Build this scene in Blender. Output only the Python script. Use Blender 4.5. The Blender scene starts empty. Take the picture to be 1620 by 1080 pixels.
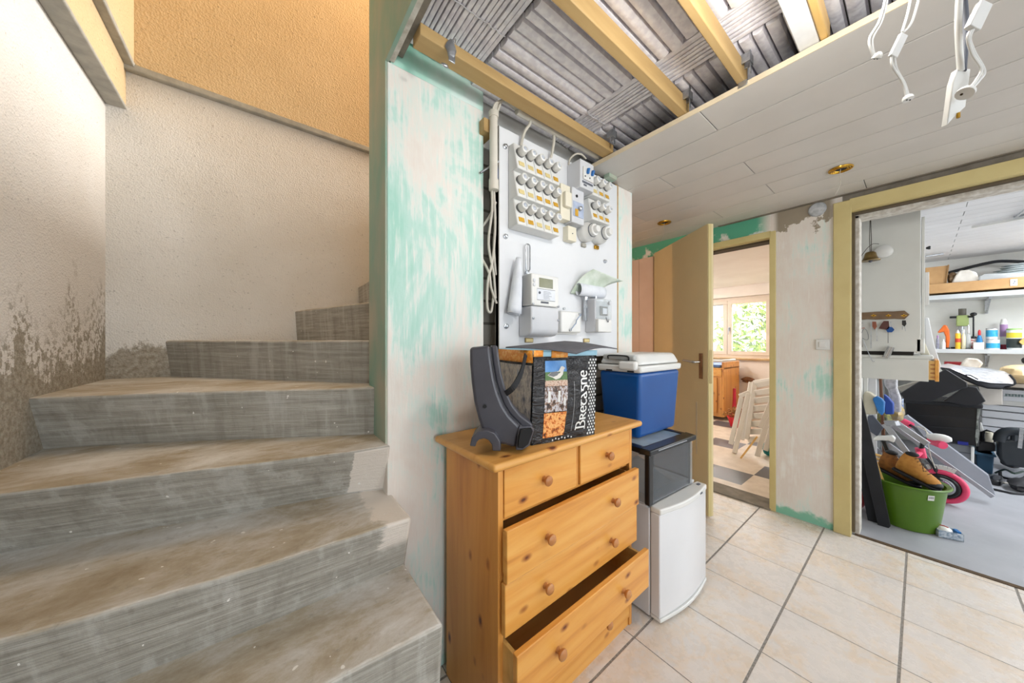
import bpy, bmesh, math, random
from mathutils import Vector, Matrix
R = math.radians
random.seed(7)
SC = bpy.context.scene
COL = SC.collection

# ------------------------------------------------------------------ camera, world, lights, exposure
F = 506.0; CY = 539.5; H = 1.22; YAW = R(51.92)
cd = bpy.data.cameras.new('camera'); cam = bpy.data.objects.new('camera', cd); COL.objects.link(cam)
cd.sensor_width = 36; cd.lens = 36 * F / 1620; cd.clip_start = 0.02; cd.clip_end = 60
cam.location = (0, 0, H); cam.rotation_euler = (R(90), 0, YAW - R(90))
SC.camera = cam
SC.view_settings.view_transform = 'Standard'; SC.view_settings.look = 'None'
SC.view_settings.gamma = 1; SC.view_settings.use_curve_mapping = False
SC.view_settings.exposure = 0.15
W = bpy.data.worlds.new('world'); SC.world = W; W.use_nodes = True
W.node_tree.nodes['Background'].inputs[0].default_value = (0.93, 0.97, 1, 1)
W.node_tree.nodes['Background'].inputs[1].default_value = 1.6

def light(name, typ, loc, power, col, size=1.0, sy=None, target=None, spread=None, spec=1.0):
    l = bpy.data.lights.new(name, typ); o = bpy.data.objects.new(name, l); COL.objects.link(o)
    o.location = loc; l.energy = power; l.color = col
    if typ == 'AREA':
        l.shape = 'RECTANGLE'; l.size = size; l.size_y = sy or size
        if spread: l.spread = spread
    else: l.shadow_soft_size = size
    l.specular_factor = spec
    if target is not None:
        o.rotation_euler = (Vector(target) - Vector(loc)).to_track_quat('-Z', 'Y').to_euler()
    return o
light('room_window_light', 'AREA', (1.6, -2.35, 1.45), 29, (0.89, 0.95, 1.0), 2.2, 1.7, (1.2, 1.0, 1.15))
light('stair_foot_light', 'AREA', (-0.1, -2.2, 1.3), 24, (0.83, 0.92, 1.0), 0.9, 1.3, (-0.1, 2.0, 0.9))
light('ceiling_bulb', 'POINT', (0.86, 0.12, 2.0), 13, (1.0, 0.97, 0.92), 0.05)
light('upstairs_lamp', 'AREA', (0.6, 1.5, 4.3), 24, (1.0, 0.76, 0.48), 0.9, 0.9, (-0.1, 1.9, 2.0))
light('corridor_lamp', 'POINT', (1.25, 1.345, 1.5), 20, (1.0, 0.56, 0.26), 0.015)
light('storage_light', 'AREA', (4.9, -1.3, 2.05), 52, (0.92, 0.96, 1.0), 2.2, 0.5, (4.7, -0.7, 0))
light('storage_side_fill', 'AREA', (4.7, -2.9, 1.2), 58, (0.93, 0.97, 1.0), 2.6, 1.8, (4.7, 0, 0.9))  # added fill to brighten the storage room, no door is built here
light('garden_daylight', 'AREA', (8.4, 1.8, 3.6), 1500, (1.0, 0.98, 0.94), 3.0, 2.0, (5.2, 1.6, 0.6))
light('back_room_fill', 'AREA', (5.0, 2.9, 2.1), 60, (1.0, 0.93, 0.86), 1.5, 0.6, (4.6, 1.4, 0.3))  # added fill to brighten the back room, not a fitting of the room

# ------------------------------------------------------------------ helpers
_c, _s = math.cos(YAW), math.sin(YAW)
def at(u, v, X=None, Y=None, z=None, d=None):
    k = (u - 810) / F
    r = Vector((_c + _s * k, _s - _c * k, (CY - v) / F)); O = Vector((0, 0, H))
    if X is not None: t = X / r.x
    elif Y is not None: t = Y / r.y
    elif z is not None: t = (z - H) / r.z
    else: t = d
    return O + r * t

def nodes(name):
    m = bpy.data.materials.new(name); m.use_nodes = True
    nt = m.node_tree; return m, nt, nt.nodes['Principled BSDF']
def N(nt, t, **kw):
    n = nt.nodes.new(t)
    for k, v in kw.items(): setattr(n, k, v)
    return n
def srgb(c):
    if max(c) > 1.001: c = [x / 255 for x in c]
    return tuple((x / 12.92 if x <= 0.04045 else ((x + 0.055) / 1.055) ** 2.4) for x in c[:3]) + (1,)
def tex(nt, stretch=(1, 1, 1), src='Object'):
    tc = N(nt, 'ShaderNodeTexCoord'); mp = N(nt, 'ShaderNodeMapping'); mp.inputs['Scale'].default_value = stretch
    nt.links.new(tc.outputs[src], mp.inputs[0]); return mp.outputs[0]
def noise(nt, vec, scale, detail=4, rough=0.55, dist=0):
    n = N(nt, 'ShaderNodeTexNoise'); n.inputs['Scale'].default_value = scale; n.inputs['Detail'].default_value = detail
    n.inputs['Roughness'].default_value = rough; n.inputs['Distortion'].default_value = dist
    nt.links.new(vec, n.inputs['Vector']); return n.outputs['Fac']
def ramp(nt, fac, stops, interp='LINEAR'):
    r = N(nt, 'ShaderNodeValToRGB'); r.color_ramp.interpolation = interp
    e = r.color_ramp.elements
    while len(e) < len(stops): e.new(0.5)
    for i, (p, c) in enumerate(stops): e[i].position = p; e[i].color = srgb(c) if len(c) == 3 else c
    nt.links.new(fac, r.inputs[0]); return r.outputs[0]
def mix(nt, fac, a, b, mode='MIX'):
    m = N(nt, 'ShaderNodeMix', data_type='RGBA', blend_type=mode)
    for i, x in ((0, fac), (6, a), (7, b)):
        if hasattr(x, 'links'): nt.links.new(x, m.inputs[i])
        else: m.inputs[i].default_value = x if i == 0 else (srgb(x) if len(x) == 3 else x)
    return m.outputs[2]
def math_(nt, op, a, b=0.0, c=None):
    m = N(nt, 'ShaderNodeMath', operation=op)
    for i, x in enumerate((a, b, c)):
        if x is None: continue
        if hasattr(x, 'links'): nt.links.new(x, m.inputs[i])
        else: m.inputs[i].default_value = x
    return m.outputs[0]
def sm(nt, val, lo, hi):
    m = N(nt, 'ShaderNodeMapRange', interpolation_type='SMOOTHSTEP')
    nt.links.new(val, m.inputs[0]); m.inputs[1].default_value = lo; m.inputs[2].default_value = hi
    return m.outputs[0]
def bump(nt, bs, h, strength=0.3, dist=0.01):
    b = N(nt, 'ShaderNodeBump'); b.inputs['Strength'].default_value = strength; b.inputs['Distance'].default_value = dist
    nt.links.new(h, b.inputs['Height']); nt.links.new(b.outputs[0], bs.inputs['Normal'])
_mc = {}
def pm(name, c, c2=None, sc=12, rough=0.5, metal=0.0, bp=None, stretch=(1, 1, 1), alpha=None, trans=0, coat=0, spec=None):
    if name in _mc: return _mc[name]
    m, nt, bs = nodes(name)
    if c2 is None: c2 = tuple(max(0, x * 0.93) for x in c)
    v = tex(nt, stretch); f = noise(nt, v, sc)
    nt.links.new(ramp(nt, f, [(0.35, c), (0.65, c2)]), bs.inputs['Base Color'])
    bs.inputs['Roughness'].default_value = rough; bs.inputs['Metallic'].default_value = metal
    if bp: bump(nt, bs, noise(nt, v, bp[0], 3), bp[1], 0.004)
    if trans: bs.inputs['Transmission Weight'].default_value = trans
    if alpha is not None: bs.inputs['Alpha'].default_value = alpha
    if coat: bs.inputs['Coat Weight'].default_value = coat
    _mc[name] = m; return m

class MB:
    def __init__(s): s.b = bmesh.new()
    def poly(s, pts):
        vs = [s.b.verts.new(p) for p in pts]; return s.b.faces.new(vs)
    def hexa(s, bot, top):
        b = [s.b.verts.new(p) for p in bot]; t = [s.b.verts.new(p) for p in top]; n = len(b)
        s.b.faces.new(b[::-1]); s.b.faces.new(t)
        for i in range(n): s.b.faces.new((b[i], b[(i + 1) % n], t[(i + 1) % n], t[i]))
        return s
    def box(s, x0, x1, y0, y1, z0, z1):
        q = [(x0, y0), (x1, y0), (x1, y1), (x0, y1)]
        return s.hexa([(*p, z0) for p in q], [(*p, z1) for p in q])
    def obox(s, c, size, rot=None):
        rot = rot or Matrix.Identity(3); c = Vector(c); a, b, h = [x / 2 for x in size]
        q = [(-a, -b), (a, -b), (a, b), (-a, b)]
        return s.hexa([c + rot @ Vector((*p, -h)) for p in q], [c + rot @ Vector((*p, h)) for p in q])
    def slab(s, pts, off):
        off = Vector(off); return s.hexa([Vector(p) for p in pts], [Vector(p) + off for p in pts])
    def bar(s, p0, p1, w, t, up=(0, 0, 1)):
        p0, p1 = Vector(p0), Vector(p1); a = (p1 - p0).normalized(); up = Vector(up)
        sx = a.cross(up)
        if sx.length < 1e-4: sx = a.cross(Vector((1, 0, 0)))
        sx.normalize(); sy = sx.cross(a)
        q = [(-w, -t), (w, -t), (w, t), (-w, t)]
        return s.hexa([p0 + sx * x / 2 + sy * y / 2 for x, y in q], [p1 + sx * x / 2 + sy * y / 2 for x, y in q])
    def tube(s, pts, r, n=10, caps=True, closed=False):
        pts = [Vector(p) for p in pts]; rr = r if isinstance(r, (list, tuple)) else [r] * len(pts)
        rings = []; prev = None; m = len(pts)
        for i, p in enumerate(pts):
            if closed: t = pts[(i + 1) % m] - pts[i - 1]
            else: t = pts[min(i + 1, m - 1)] - pts[max(i - 1, 0)]
            t.normalize()
            if prev is None:
                a = t.orthogonal().normalized()
            else:
                a = prev - t * prev.dot(t)
                a = a.normalized() if a.length > 1e-6 else t.orthogonal().normalized()
            prev = a; b = t.cross(a)
            rings.append([s.b.verts.new(p + (a * math.cos(2 * math.pi * k / n) + b * math.sin(2 * math.pi * k / n)) * rr[i]) for k in range(n)])
        for i in range(m if closed else m - 1):
            A, B = rings[i], rings[(i + 1) % m]
            for k in range(n): s.b.faces.new((A[k], A[(k + 1) % n], B[(k + 1) % n], B[k]))
        if caps and not closed: s.b.faces.new(rings[0][::-1]); s.b.faces.new(rings[-1])
        return s
    def cyl(s, p0, p1, r0, r1=None, n=20): return s.tube([p0, p1], [r0, r0 if r1 is None else r1], n)
    def lathe(s, prof, c=(0, 0, 0), axis=(0, 0, 1), n=24):
        c = Vector(c); ax = Vector(axis).normalized(); a = ax.orthogonal().normalized(); b = ax.cross(a); rings = []
        for r, z in prof:
            r = max(r, 1e-4)
            rings.append([s.b.verts.new(c + ax * z + (a * math.cos(2 * math.pi * k / n) + b * math.sin(2 * math.pi * k / n)) * r) for k in range(n)])
        for i in range(len(rings) - 1):
            A, B = rings[i], rings[i + 1]
            for k in range(n): s.b.faces.new((A[k], A[(k + 1) % n], B[(k + 1) % n], B[k]))
        s.b.faces.new(rings[0][::-1]); s.b.faces.new(rings[-1])
        return s
    def grid(s, fn, nu, nv):
        g = [[s.b.verts.new(fn(i / nu, j / nv)) for j in range(nv + 1)] for i in range(nu + 1)]
        for i in range(nu):
            for j in range(nv): s.b.faces.new((g[i][j], g[i + 1][j], g[i + 1][j + 1], g[i][j + 1]))
        return s
    def blob(s, c, rad, n=16, m=10, f=0.12, seed=0, rot=None):
        rnd = random.Random(seed); ph = [rnd.uniform(0, 6.28) for _ in range(8)]; c = Vector(c); rot = rot or Matrix.Identity(3); rings = []
        for j in range(m + 1):
            th = math.pi * j / m; ring = []
            for i in range(n):
                a = 2 * math.pi * i / n
                k = 1 + f * (math.sin(3 * a + ph[0] + 2 * th) + 0.6 * math.sin(5 * a + ph[1] - 3 * th) + 0.5 * math.sin(7 * th + ph[2]))
                k = 1 + (k - 1) * math.sin(th)
                ring.append(s.b.verts.new(c + rot @ Vector((rad[0] * k * math.sin(th) * math.cos(a), rad[1] * k * math.sin(th) * math.sin(a), -rad[2] * math.cos(th)))))
            rings.append(ring)
        for j in range(m):
            A, B = rings[j], rings[j + 1]
            for k in range(n): s.b.faces.new((A[k], A[(k + 1) % n], B[(k + 1) % n], B[k]))
        return s
    def build(s, name, m, parent=None, local=False, bev=0, seg=2, smooth=True, sub=0, kind=None, solid=0, keep=False, smooth_angle=40):
        bmesh.ops.remove_doubles(s.b, verts=s.b.verts, dist=1e-6)
        bmesh.ops.recalc_face_normals(s.b, faces=s.b.faces)
        me = bpy.data.meshes.new(name); s.b.to_mesh(me); s.b.free()
        o = bpy.data.objects.new(name, me); COL.objects.link(o)
        if m: me.materials.append(m)
        root = parent
        if parent is not None:
            o.parent = parent
            while root.parent: root = root.parent
            if not local:
                mw = Matrix.Translation(root.location) @ root.rotation_euler.to_matrix().to_4x4()
                me.transform(mw.inverted())
        elif kind != 'structure' and not keep:
            xs = [v.co for v in me.vertices]
            c = Vector(((min(v.x for v in xs) + max(v.x for v in xs)) / 2, (min(v.y for v in xs) + max(v.y for v in xs)) / 2, min(v.z for v in xs)))
            me.transform(Matrix.Translation(-c)); o.location = c
        if bev:
            b = o.modifiers.new('bev', 'BEVEL'); b.width = bev; b.segments = seg; b.limit_method = 'ANGLE'; b.angle_limit = R(35)
        if solid:
            b = o.modifiers.new('sol', 'SOLIDIFY'); b.thickness = solid
        if sub:
            b = o.modifiers.new('sub', 'SUBSURF'); b.levels = sub; b.render_levels = sub
        if smooth:
            for p in me.polygons: p.use_smooth = True
            me.set_sharp_from_angle(angle=R(smooth_angle))
        if kind: o['kind'] = kind
        return o

def tag(o, label, cat, group=None, kind=None):
    o['label'] = label; o['category'] = cat
    if group: o['group'] = group
    if kind: o['kind'] = kind
    return o
def thing(name, label, cat, loc=(0, 0, 0), rotz=0, group=None):
    o = bpy.data.objects.new(name, None); COL.objects.link(o); o.empty_display_size = 0.05
    o.location = loc; o.rotation_euler = (0, 0, rotz); return tag(o, label, cat, group)
def struct(mb, name, m, bev=0, **kw): return mb.build(name, m, kind='structure', bev=bev, **kw)
def dup(root, label=None, loc=None, rotz=None):
    r = root.copy(); COL.objects.link(r)
    if loc is not None: r.location = loc
    if rotz is not None: r.rotation_euler = (0, 0, rotz)
    if label: r['label'] = label
    for ch in list(root.children):
        c = ch.copy(); COL.objects.link(c); c.parent = r
        for g in list(ch.children):
            e = g.copy(); COL.objects.link(e); e.parent = c
    return r
def rotmat(z=0, y=0, x=0):
    return (Matrix.Rotation(z, 3, 'Z') @ Matrix.Rotation(y, 3, 'Y') @ Matrix.Rotation(x, 3, 'X'))
def spline(pts, n=6):
    P = [Vector(p) for p in pts]; out = []
    for i in range(len(P) - 1):
        a = P[max(i - 1, 0)]; b = P[i]; c = P[i + 1]; d = P[min(i + 2, len(P) - 1)]
        for k in range(n):
            t = k / n
            out.append(0.5 * ((2 * b) + (c - a) * t + (2 * a - 5 * b + 4 * c - d) * t * t + (3 * b - a - 3 * c + d) * t ** 3))
    out.append(P[-1]); return out
def text_mesh(name, body, size, m, parent, mat4, depth=0.0004, font_shear=0, bold=0):
    cu = bpy.data.curves.new(name, 'FONT'); cu.body = body; cu.size = size; cu.extrude = depth; cu.align_x = 'CENTER'; cu.align_y = 'CENTER'
    cu.offset = bold; cu.shear = font_shear
    to = bpy.data.objects.new(name + '_t', cu); COL.objects.link(to)
    bpy.context.view_layer.update()
    me = bpy.data.meshes.new_from_object(to.evaluated_get(bpy.context.evaluated_depsgraph_get()))
    bpy.data.objects.remove(to); bpy.data.curves.remove(cu)
    me.name = name; me.materials.clear(); me.materials.append(m)
    root = parent
    while root.parent: root = root.parent
    mw = Matrix.Translation(root.location) @ root.rotation_euler.to_matrix().to_4x4()
    me.transform(mw.inverted() @ mat4)
    o = bpy.data.objects.new(name, me); COL.objects.link(o); o.parent = parent
    return o
def frame4(o, x, y):
    x = Vector(x).normalized(); z = x.cross(Vector(y)).normalized(); y = z.cross(x)
    m = Matrix((x, y, z)).transposed().to_4x4(); m.translation = Vector(o); return m

# ------------------------------------------------------------------ materials of the shell
def stucco(name, c1, c2, grey=None, zs=(0, 0), coarse=1.0):
    m, nt, bs = nodes(name); v = tex(nt)
    f = noise(nt, v, 2.2, 5, 0.6); base = ramp(nt, f, [(0.3, c1), (0.7, c2)])
    fine = noise(nt, v, 90 * coarse, 3, 0.6)
    base = mix(nt, sm(nt, fine, 0.62, 0.75), base, tuple(x * 0.82 for x in c2))
    if grey:
        sep = N(nt, 'ShaderNodeSeparateXYZ'); nt.links.new(v, sep.inputs[0])
        n1 = noise(nt, tex(nt, (1, 1, 0.6)), 4.5, 7, 0.7)
        g = grey(nt, sep, n1)
        g2 = noise(nt, v, 60, 3, 0.6)
        gc = ramp(nt, g2, [(0.35, (136, 126, 110)), (0.65, (172, 164, 150))])
        base = mix(nt, g, base, gc)
    nt.links.new(base, bs.inputs['Base Color']); bs.inputs['Roughness'].default_value = 0.9
    vo = N(nt, 'ShaderNodeTexVoronoi'); vo.inputs['Scale'].default_value = 150 * coarse; nt.links.new(v, vo.inputs['Vector'])
    hh = math_(nt, 'ADD', fine, math_(nt, 'MULTIPLY', vo.outputs['Distance'], 0.6))
    hh = math_(nt, 'ADD', hh, math_(nt, 'MULTIPLY', noise(nt, v, 12, 3), 0.8))
    bump(nt, bs, hh, 0.55, 0.006)
    return m
def grey_left(nt, sep, n1):
    # render exposed near the foot of the wall, ragged edge
    zz = math_(nt, 'ADD', sep.outputs[2], math_(nt, 'MULTIPLY', n1, -1.0))
    yy = math_(nt, 'MULTIPLY', sep.outputs[1], -0.16)
    q = math_(nt, 'ADD', zz, yy)
    a = math_(nt, 'SUBTRACT', 1.0, sm(nt, q, 0.37, 0.41))
    fl = noise(nt, tex(nt), 38, 3, 0.7)
    soft = math_(nt, 'MULTIPLY', math_(nt, 'SUBTRACT', 1.0, sm(nt, q, 0.40, 0.64)), sm(nt, fl, 0.48, 0.55))
    return math_(nt, 'MAXIMUM', a, soft)
def grey_back(nt, sep, n1):
    zz = math_(nt, 'ADD', sep.outputs[2], math_(nt, 'MULTIPLY', n1, -0.5))
    xx = math_(nt, 'MULTIPLY', math_(nt, 'ADD', sep.outputs[0], 0.45), 0.62)
    q = math_(nt, 'ADD', zz, math_(nt, 'ABSOLUTE', xx))
    return math_(nt, 'SUBTRACT', 1.0, sm(nt, q, 0.955, 0.985))
M = {}
M['stucco_left'] = stucco('stucco_left', (224, 220, 216), (214, 208, 201), grey_left)
M['stucco_back'] = stucco('stucco_back', (222, 218, 212), (212, 206, 197), grey_back)
M['stucco_up'] = stucco('stucco_upper', (212, 186, 146), (200, 174, 134), coarse=0.8)
M['ledge'] = pm('ledge_concrete', (150, 148, 140), (170, 166, 156), 20, 0.85, bp=(60, 0.4))
def concrete():
    m, nt, bs = nodes('stair_concrete'); v = tex(nt)
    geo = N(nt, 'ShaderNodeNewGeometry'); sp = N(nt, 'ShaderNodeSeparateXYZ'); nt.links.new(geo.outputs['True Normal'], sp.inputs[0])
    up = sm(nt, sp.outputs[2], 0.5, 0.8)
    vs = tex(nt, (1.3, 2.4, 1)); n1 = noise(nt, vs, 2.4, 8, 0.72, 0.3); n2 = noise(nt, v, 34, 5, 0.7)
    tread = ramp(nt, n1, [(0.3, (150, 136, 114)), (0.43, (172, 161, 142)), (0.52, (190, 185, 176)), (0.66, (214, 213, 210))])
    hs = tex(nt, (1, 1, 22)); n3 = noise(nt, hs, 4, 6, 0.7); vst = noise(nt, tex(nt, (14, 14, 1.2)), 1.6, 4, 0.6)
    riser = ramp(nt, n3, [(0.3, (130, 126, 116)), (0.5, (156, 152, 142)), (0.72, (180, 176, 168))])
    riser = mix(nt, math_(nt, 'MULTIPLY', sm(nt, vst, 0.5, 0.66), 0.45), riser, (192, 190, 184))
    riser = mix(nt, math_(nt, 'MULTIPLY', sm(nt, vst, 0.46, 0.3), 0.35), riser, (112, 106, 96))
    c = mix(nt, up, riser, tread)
    c = mix(nt, math_(nt, 'MULTIPLY', sm(nt, n2, 0.55, 0.8), 0.5), c, (104, 98, 88))
    sep = N(nt, 'ShaderNodeSeparateXYZ'); nt.links.new(v, sep.inputs[0])
    # old white paint on the inner ends of two steps
    pn = noise(nt, tex(nt, (9, 9, 30)), 1.4, 5, 0.7)
    px = math_(nt, 'ADD', sep.outputs[0], math_(nt, 'MULTIPLY', pn, 0.12))
    a = math_(nt, 'MULTIPLY', sm(nt, px, 0.318, 0.336), math_(nt, 'MULTIPLY', sm(nt, sep.outputs[2], 0.60, 0.64), math_(nt, 'SUBTRACT', 1.0, sm(nt, sep.outputs[2], 0.701, 0.706))))
    a = math_(nt, 'MULTIPLY', a, sm(nt, sep.outputs[1], 0.5, 0.85))
    wx = math_(nt, 'ADD', sep.outputs[0], math_(nt, 'MULTIPLY', pn, 0.03))
    b = math_(nt, 'MULTIPLY', sm(nt, wx, 0.243, 0.247), math_(nt, 'MULTIPLY', sm(nt, sep.outputs[2], 0.702, 0.708), math_(nt, 'SUBTRACT', 1.0, sm(nt, sep.outputs[2], 0.866, 0.872))))
    c = mix(nt, math_(nt, 'MAXIMUM', a, b), c, (216, 208, 198))
    sp2 = noise(nt, v, 17, 2, 0.3)
    c = mix(nt, sm(nt, noise(nt, v, 48, 2, 0.3), 0.765, 0.775), c, (228, 226, 220))
    nt.links.new(c, bs.inputs['Base Color']); bs.inputs['Roughness'].default_value = 0.82
    hh = math_(nt, 'ADD', math_(nt, 'MULTIPLY', n2, 0.6), math_(nt, 'MULTIPLY', noise(nt, hs, 14, 3), 0.9))
    bump(nt, bs, hh, 0.5, 0.006)
    return m
M['stair'] = concrete()
def plaster(name, shift=0.0, seed=0.0, dirty=False):
    m, nt, bs = nodes(name)
    tc = N(nt, 'ShaderNodeTexCoord'); mp = N(nt, 'ShaderNodeMapping'); mp.inputs['Location'].default_value = (seed, seed * 0.7, seed * 1.3)
    mp.inputs['Scale'].default_value = (1, 1, 0.55); nt.links.new(tc.outputs['Object'], mp.inputs[0]); v = mp.outputs[0]
    n1 = noise(nt, v, 3.2, 5, 0.62, 0.5)
    mp2 = N(nt, 'ShaderNodeMapping'); mp2.inputs['Scale'].default_value = (9, 9, 0.7); nt.links.new(tc.outputs['Object'], mp2.inputs[0])
    br = noise(nt, mp2.outputs[0], 7, 4, 0.7)
    f = math_(nt, 'ADD', n1, math_(nt, 'MULTIPLY', math_(nt, 'SUBTRACT', br, 0.5), 0.28))
    f = math_(nt, 'ADD', f, shift)
    c = ramp(nt, f, [(0.36, (164, 210, 195)), (0.45, (188, 218, 208)), (0.49, (214, 224, 217)), (0.56, (226, 221, 213)), (0.68, (222, 211, 202)), (0.8, (232, 229, 224))])
    c = mix(nt, math_(nt, 'MULTIPLY', sm(nt, br, 0.52, 0.7), 0.45), c, (236, 233, 226))
    if dirty:
        sep = N(nt, 'ShaderNodeSeparateXYZ'); nt.links.new(tc.outputs['Object'], sep.inputs[0])
        n4 = noise(nt, tc.outputs['Object'], 9, 6, 0.65)
        q = math_(nt, 'ADD', sep.outputs[2], math_(nt, 'MULTIPLY', n4, 0.5))
        yq = math_(nt, 'MULTIPLY', sm(nt, sep.outputs[1], 0.33, 0.37), math_(nt, 'SUBTRACT', 1.0, sm(nt, sep.outputs[1], 0.62, 0.66)))
        c = mix(nt, math_(nt, 'MULTIPLY', sm(nt, q, 2.27, 2.29), yq), c, (150, 138, 120))
        yg = sm(nt, sep.outputs[1], 0.66, 0.76)
        c = mix(nt, math_(nt, 'MULTIPLY', sm(nt, q, 2.25, 2.31), yg), c, (88, 168, 138))
        c = mix(nt, math_(nt, 'SUBTRACT', 1.0, sm(nt, math_(nt, 'ADD', sep.outputs[2], math_(nt, 'MULTIPLY', n4, -0.14)), -0.03, 0.0)), c, (130, 190, 165))
    nt.links.new(c, bs.inputs['Base Color']); bs.inputs['Roughness'].default_value = 0.75
    bump(nt, bs, math_(nt, 'ADD', br, math_(nt, 'MULTIPLY', noise(nt, tc.outputs['Object'], 25, 4), 1.2)), 0.22, 0.004)
    return m
M['plaster'] = plaster('skimmed_plaster', 0.02, 0.3)
M['plaster_far'] = plaster('skimmed_plaster_far', 0.095, 2.1, True)
M['plaster_green'] = plaster('plasterboard_green', -0.09, 4.4)
M['white_wall'] = pm('white_wall', (226, 226, 222), (214, 214, 210), 3, 0.85, bp=(40, 0.15))
M['pink_panel'] = pm('pinkish_panel', (222, 196, 178), (212, 184, 164), 3, 0.7)
M['room_wall'] = pm('cream_room_wall', (240, 230, 220), (234, 223, 212), 3, 0.8)
def tiles():
    m, nt, bs = nodes('floor_tiles'); v = tex(nt)
    sep = N(nt, 'ShaderNodeSeparateXYZ'); nt.links.new(v, sep.inputs[0])
    def line(out, off, per, w):
        a = math_(nt, 'DIVIDE', math_(nt, 'SUBTRACT', out, off), per)
        fr = math_(nt, 'FRACT', math_(nt, 'ADD', a, 0.5)); dd = math_(nt, 'ABSOLUTE', math_(nt, 'SUBTRACT', fr, 0.5))
        return math_(nt, 'SUBTRACT', 1.0, sm(nt, dd, w / per * 0.8, w / per * 1.1)), math_(nt, 'FLOOR', a)
    lx, ix = line(sep.outputs[0], 2.561, 0.3376, 0.0022); ly, iy = line(sep.outputs[1], 0.728, 0.3398, 0.0045)
    cb = N(nt, 'ShaderNodeCombineXYZ'); nt.links.new(ix, cb.inputs[0]); nt.links.new(iy, cb.inputs[1])
    wn = N(nt, 'ShaderNodeTexWhiteNoise'); nt.links.new(cb.outputs[0], wn.inputs[0])
    off = N(nt, 'ShaderNodeVectorMath', operation='MULTIPLY_ADD'); off.inputs[1].default_value = (7, 7, 7)
    nt.links.new(wn.outputs['Color'], off.inputs[0]); nt.links.new(v, off.inputs[2])
    n1 = noise(nt, off.outputs[0], 5, 6, 0.62, 0.4); n2 = noise(nt, off.outputs[0], 22, 5, 0.7)
    c = ramp(nt, n1, [(0.3, (214, 209, 204)), (0.48, (222, 215, 208)), (0.58, (220, 205, 188)), (0.66, (218, 212, 206))])
    c = mix(nt, math_(nt, 'MULTIPLY', sm(nt, n2, 0.5, 0.75), 0.35), c, (204, 198, 192))
    g = math_(nt, 'MAXIMUM', lx, ly)
    gn = noise(nt, v, 120, 2); gc = ramp(nt, gn, [(0.4, (118, 112, 106)), (0.6, (150, 144, 136))])
    c = mix(nt, g, c, gc)
    nt.links.new(c, bs.inputs['Base Color'])
    rg = math_(nt, 'ADD', math_(nt, 'MULTIPLY', g, 0.5), math_(nt, 'MULTIPLY_ADD', n2, 0.15, 0.2)); nt.links.new(rg, bs.inputs['Roughness'])
    bump(nt, bs, math_(nt, 'ADD', math_(nt, 'MULTIPLY', g, -1.0), math_(nt, 'MULTIPLY', n2, 0.12)), 0.5, 0.003)
    return m
M['tiles'] = tiles()
def checker():
    m, nt, bs = nodes('checker_floor'); v = tex(nt)
    mp = N(nt, 'ShaderNodeMapping'); nt.links.new(v, mp.inputs[0])
    p = at(1192.6, 751, z=0); s = 0.333
    mp.inputs["Location"].default_value = (-p.x / s, -p.y / s, 0.5); mp.inputs['Scale'].default_value = (1 / s, 1 / s, 0.0)
    ck = N(nt, 'ShaderNodeTexChecker'); ck.inputs['Scale'].default_value = 1.0; nt.links.new(mp.outputs[0], ck.inputs[0])
    n = noise(nt, v, 9, 5); lt = ramp(nt, n, [(0.35, (222, 208, 190)), (0.65, (204, 188, 168))])
    sep = N(nt, 'ShaderNodeSeparateXYZ'); nt.links.new(mp.outputs[0], sep.inputs[0])
    sxy = math_(nt, 'ADD', math_(nt, 'FLOOR', sep.outputs[0]), math_(nt, 'FLOOR', sep.outputs[1]))
    fr = math_(nt, 'FRACT', math_(nt, 'DIVIDE', math_(nt, 'ADD', sxy, 81.0), 4.0))
    dk = math_(nt, 'LESS_THAN', fr, 0.12)
    c = mix(nt, dk, lt, (92, 92, 96)); nt.links.new(c, bs.inputs['Base Color']); bs.inputs['Roughness'].default_value = 0.28
    return m
M['checker'] = checker()
M['garage_floor'] = pm('painted_screed', (164, 166, 172), (150, 152, 158), 3, 0.5, bp=(14, 0.15))
M['plank'] = pm('ceiling_plank', (204, 200, 194), (198, 194, 188), 4, 0.42, bp=(5, 0.05))
M['plank2'] = pm('storage_plank', (212, 212, 214), (204, 204, 206), 4, 0.6)
M['dark'] = pm('dark_void', (40, 36, 32), rough=0.9)
M['frame'] = pm('beige_frame', (206, 190, 134), (198, 180, 124), 5, 0.55, bp=(9, 0.1))
M['leaf'] = pm('beige_door', (218, 202, 158), (212, 196, 152), 3, 0.5, bp=(40, 0.05))
M['raw'] = pm('raw_plaster', (216, 212, 204), (178, 170, 158), 30, 0.9, bp=(40, 0.6))
M['cement'] = pm('bare_cement', (138, 130, 118), (118, 110, 98), 16, 0.9, bp=(50, 0.6))
def brick():
    m, nt, bs = nodes('block_wall'); v = tex(nt)
    b = N(nt, 'ShaderNodeTexBrick'); b.inputs['Scale'].default_value = 1.0
    mp = N(nt, 'ShaderNodeMapping'); nt.links.new(v, mp.inputs[0]); mp.inputs['Rotation'].default_value = (R(90), 0, 0)
    nt.links.new(mp.outputs[0], b.inputs[0]); b.inputs['Brick Width'].default_value = 0.25; b.inputs['Row Height'].default_value = 0.1
    b.inputs['Mortar Size'].default_value = 0.006
    b.inputs['Color1'].default_value = srgb((168, 162, 152)); b.inputs['Color2'].default_value = srgb((146, 140, 130)); b.inputs['Mortar'].default_value = srgb((104, 98, 90))
    nt.links.new(b.outputs['Color'], bs.inputs['Base Color']); bs.inputs['Roughness'].default_value = 0.9
    bump(nt, bs, noise(nt, v, 70, 4, 0.7), 0.5, 0.005); return m
M['block'] = brick()
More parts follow.
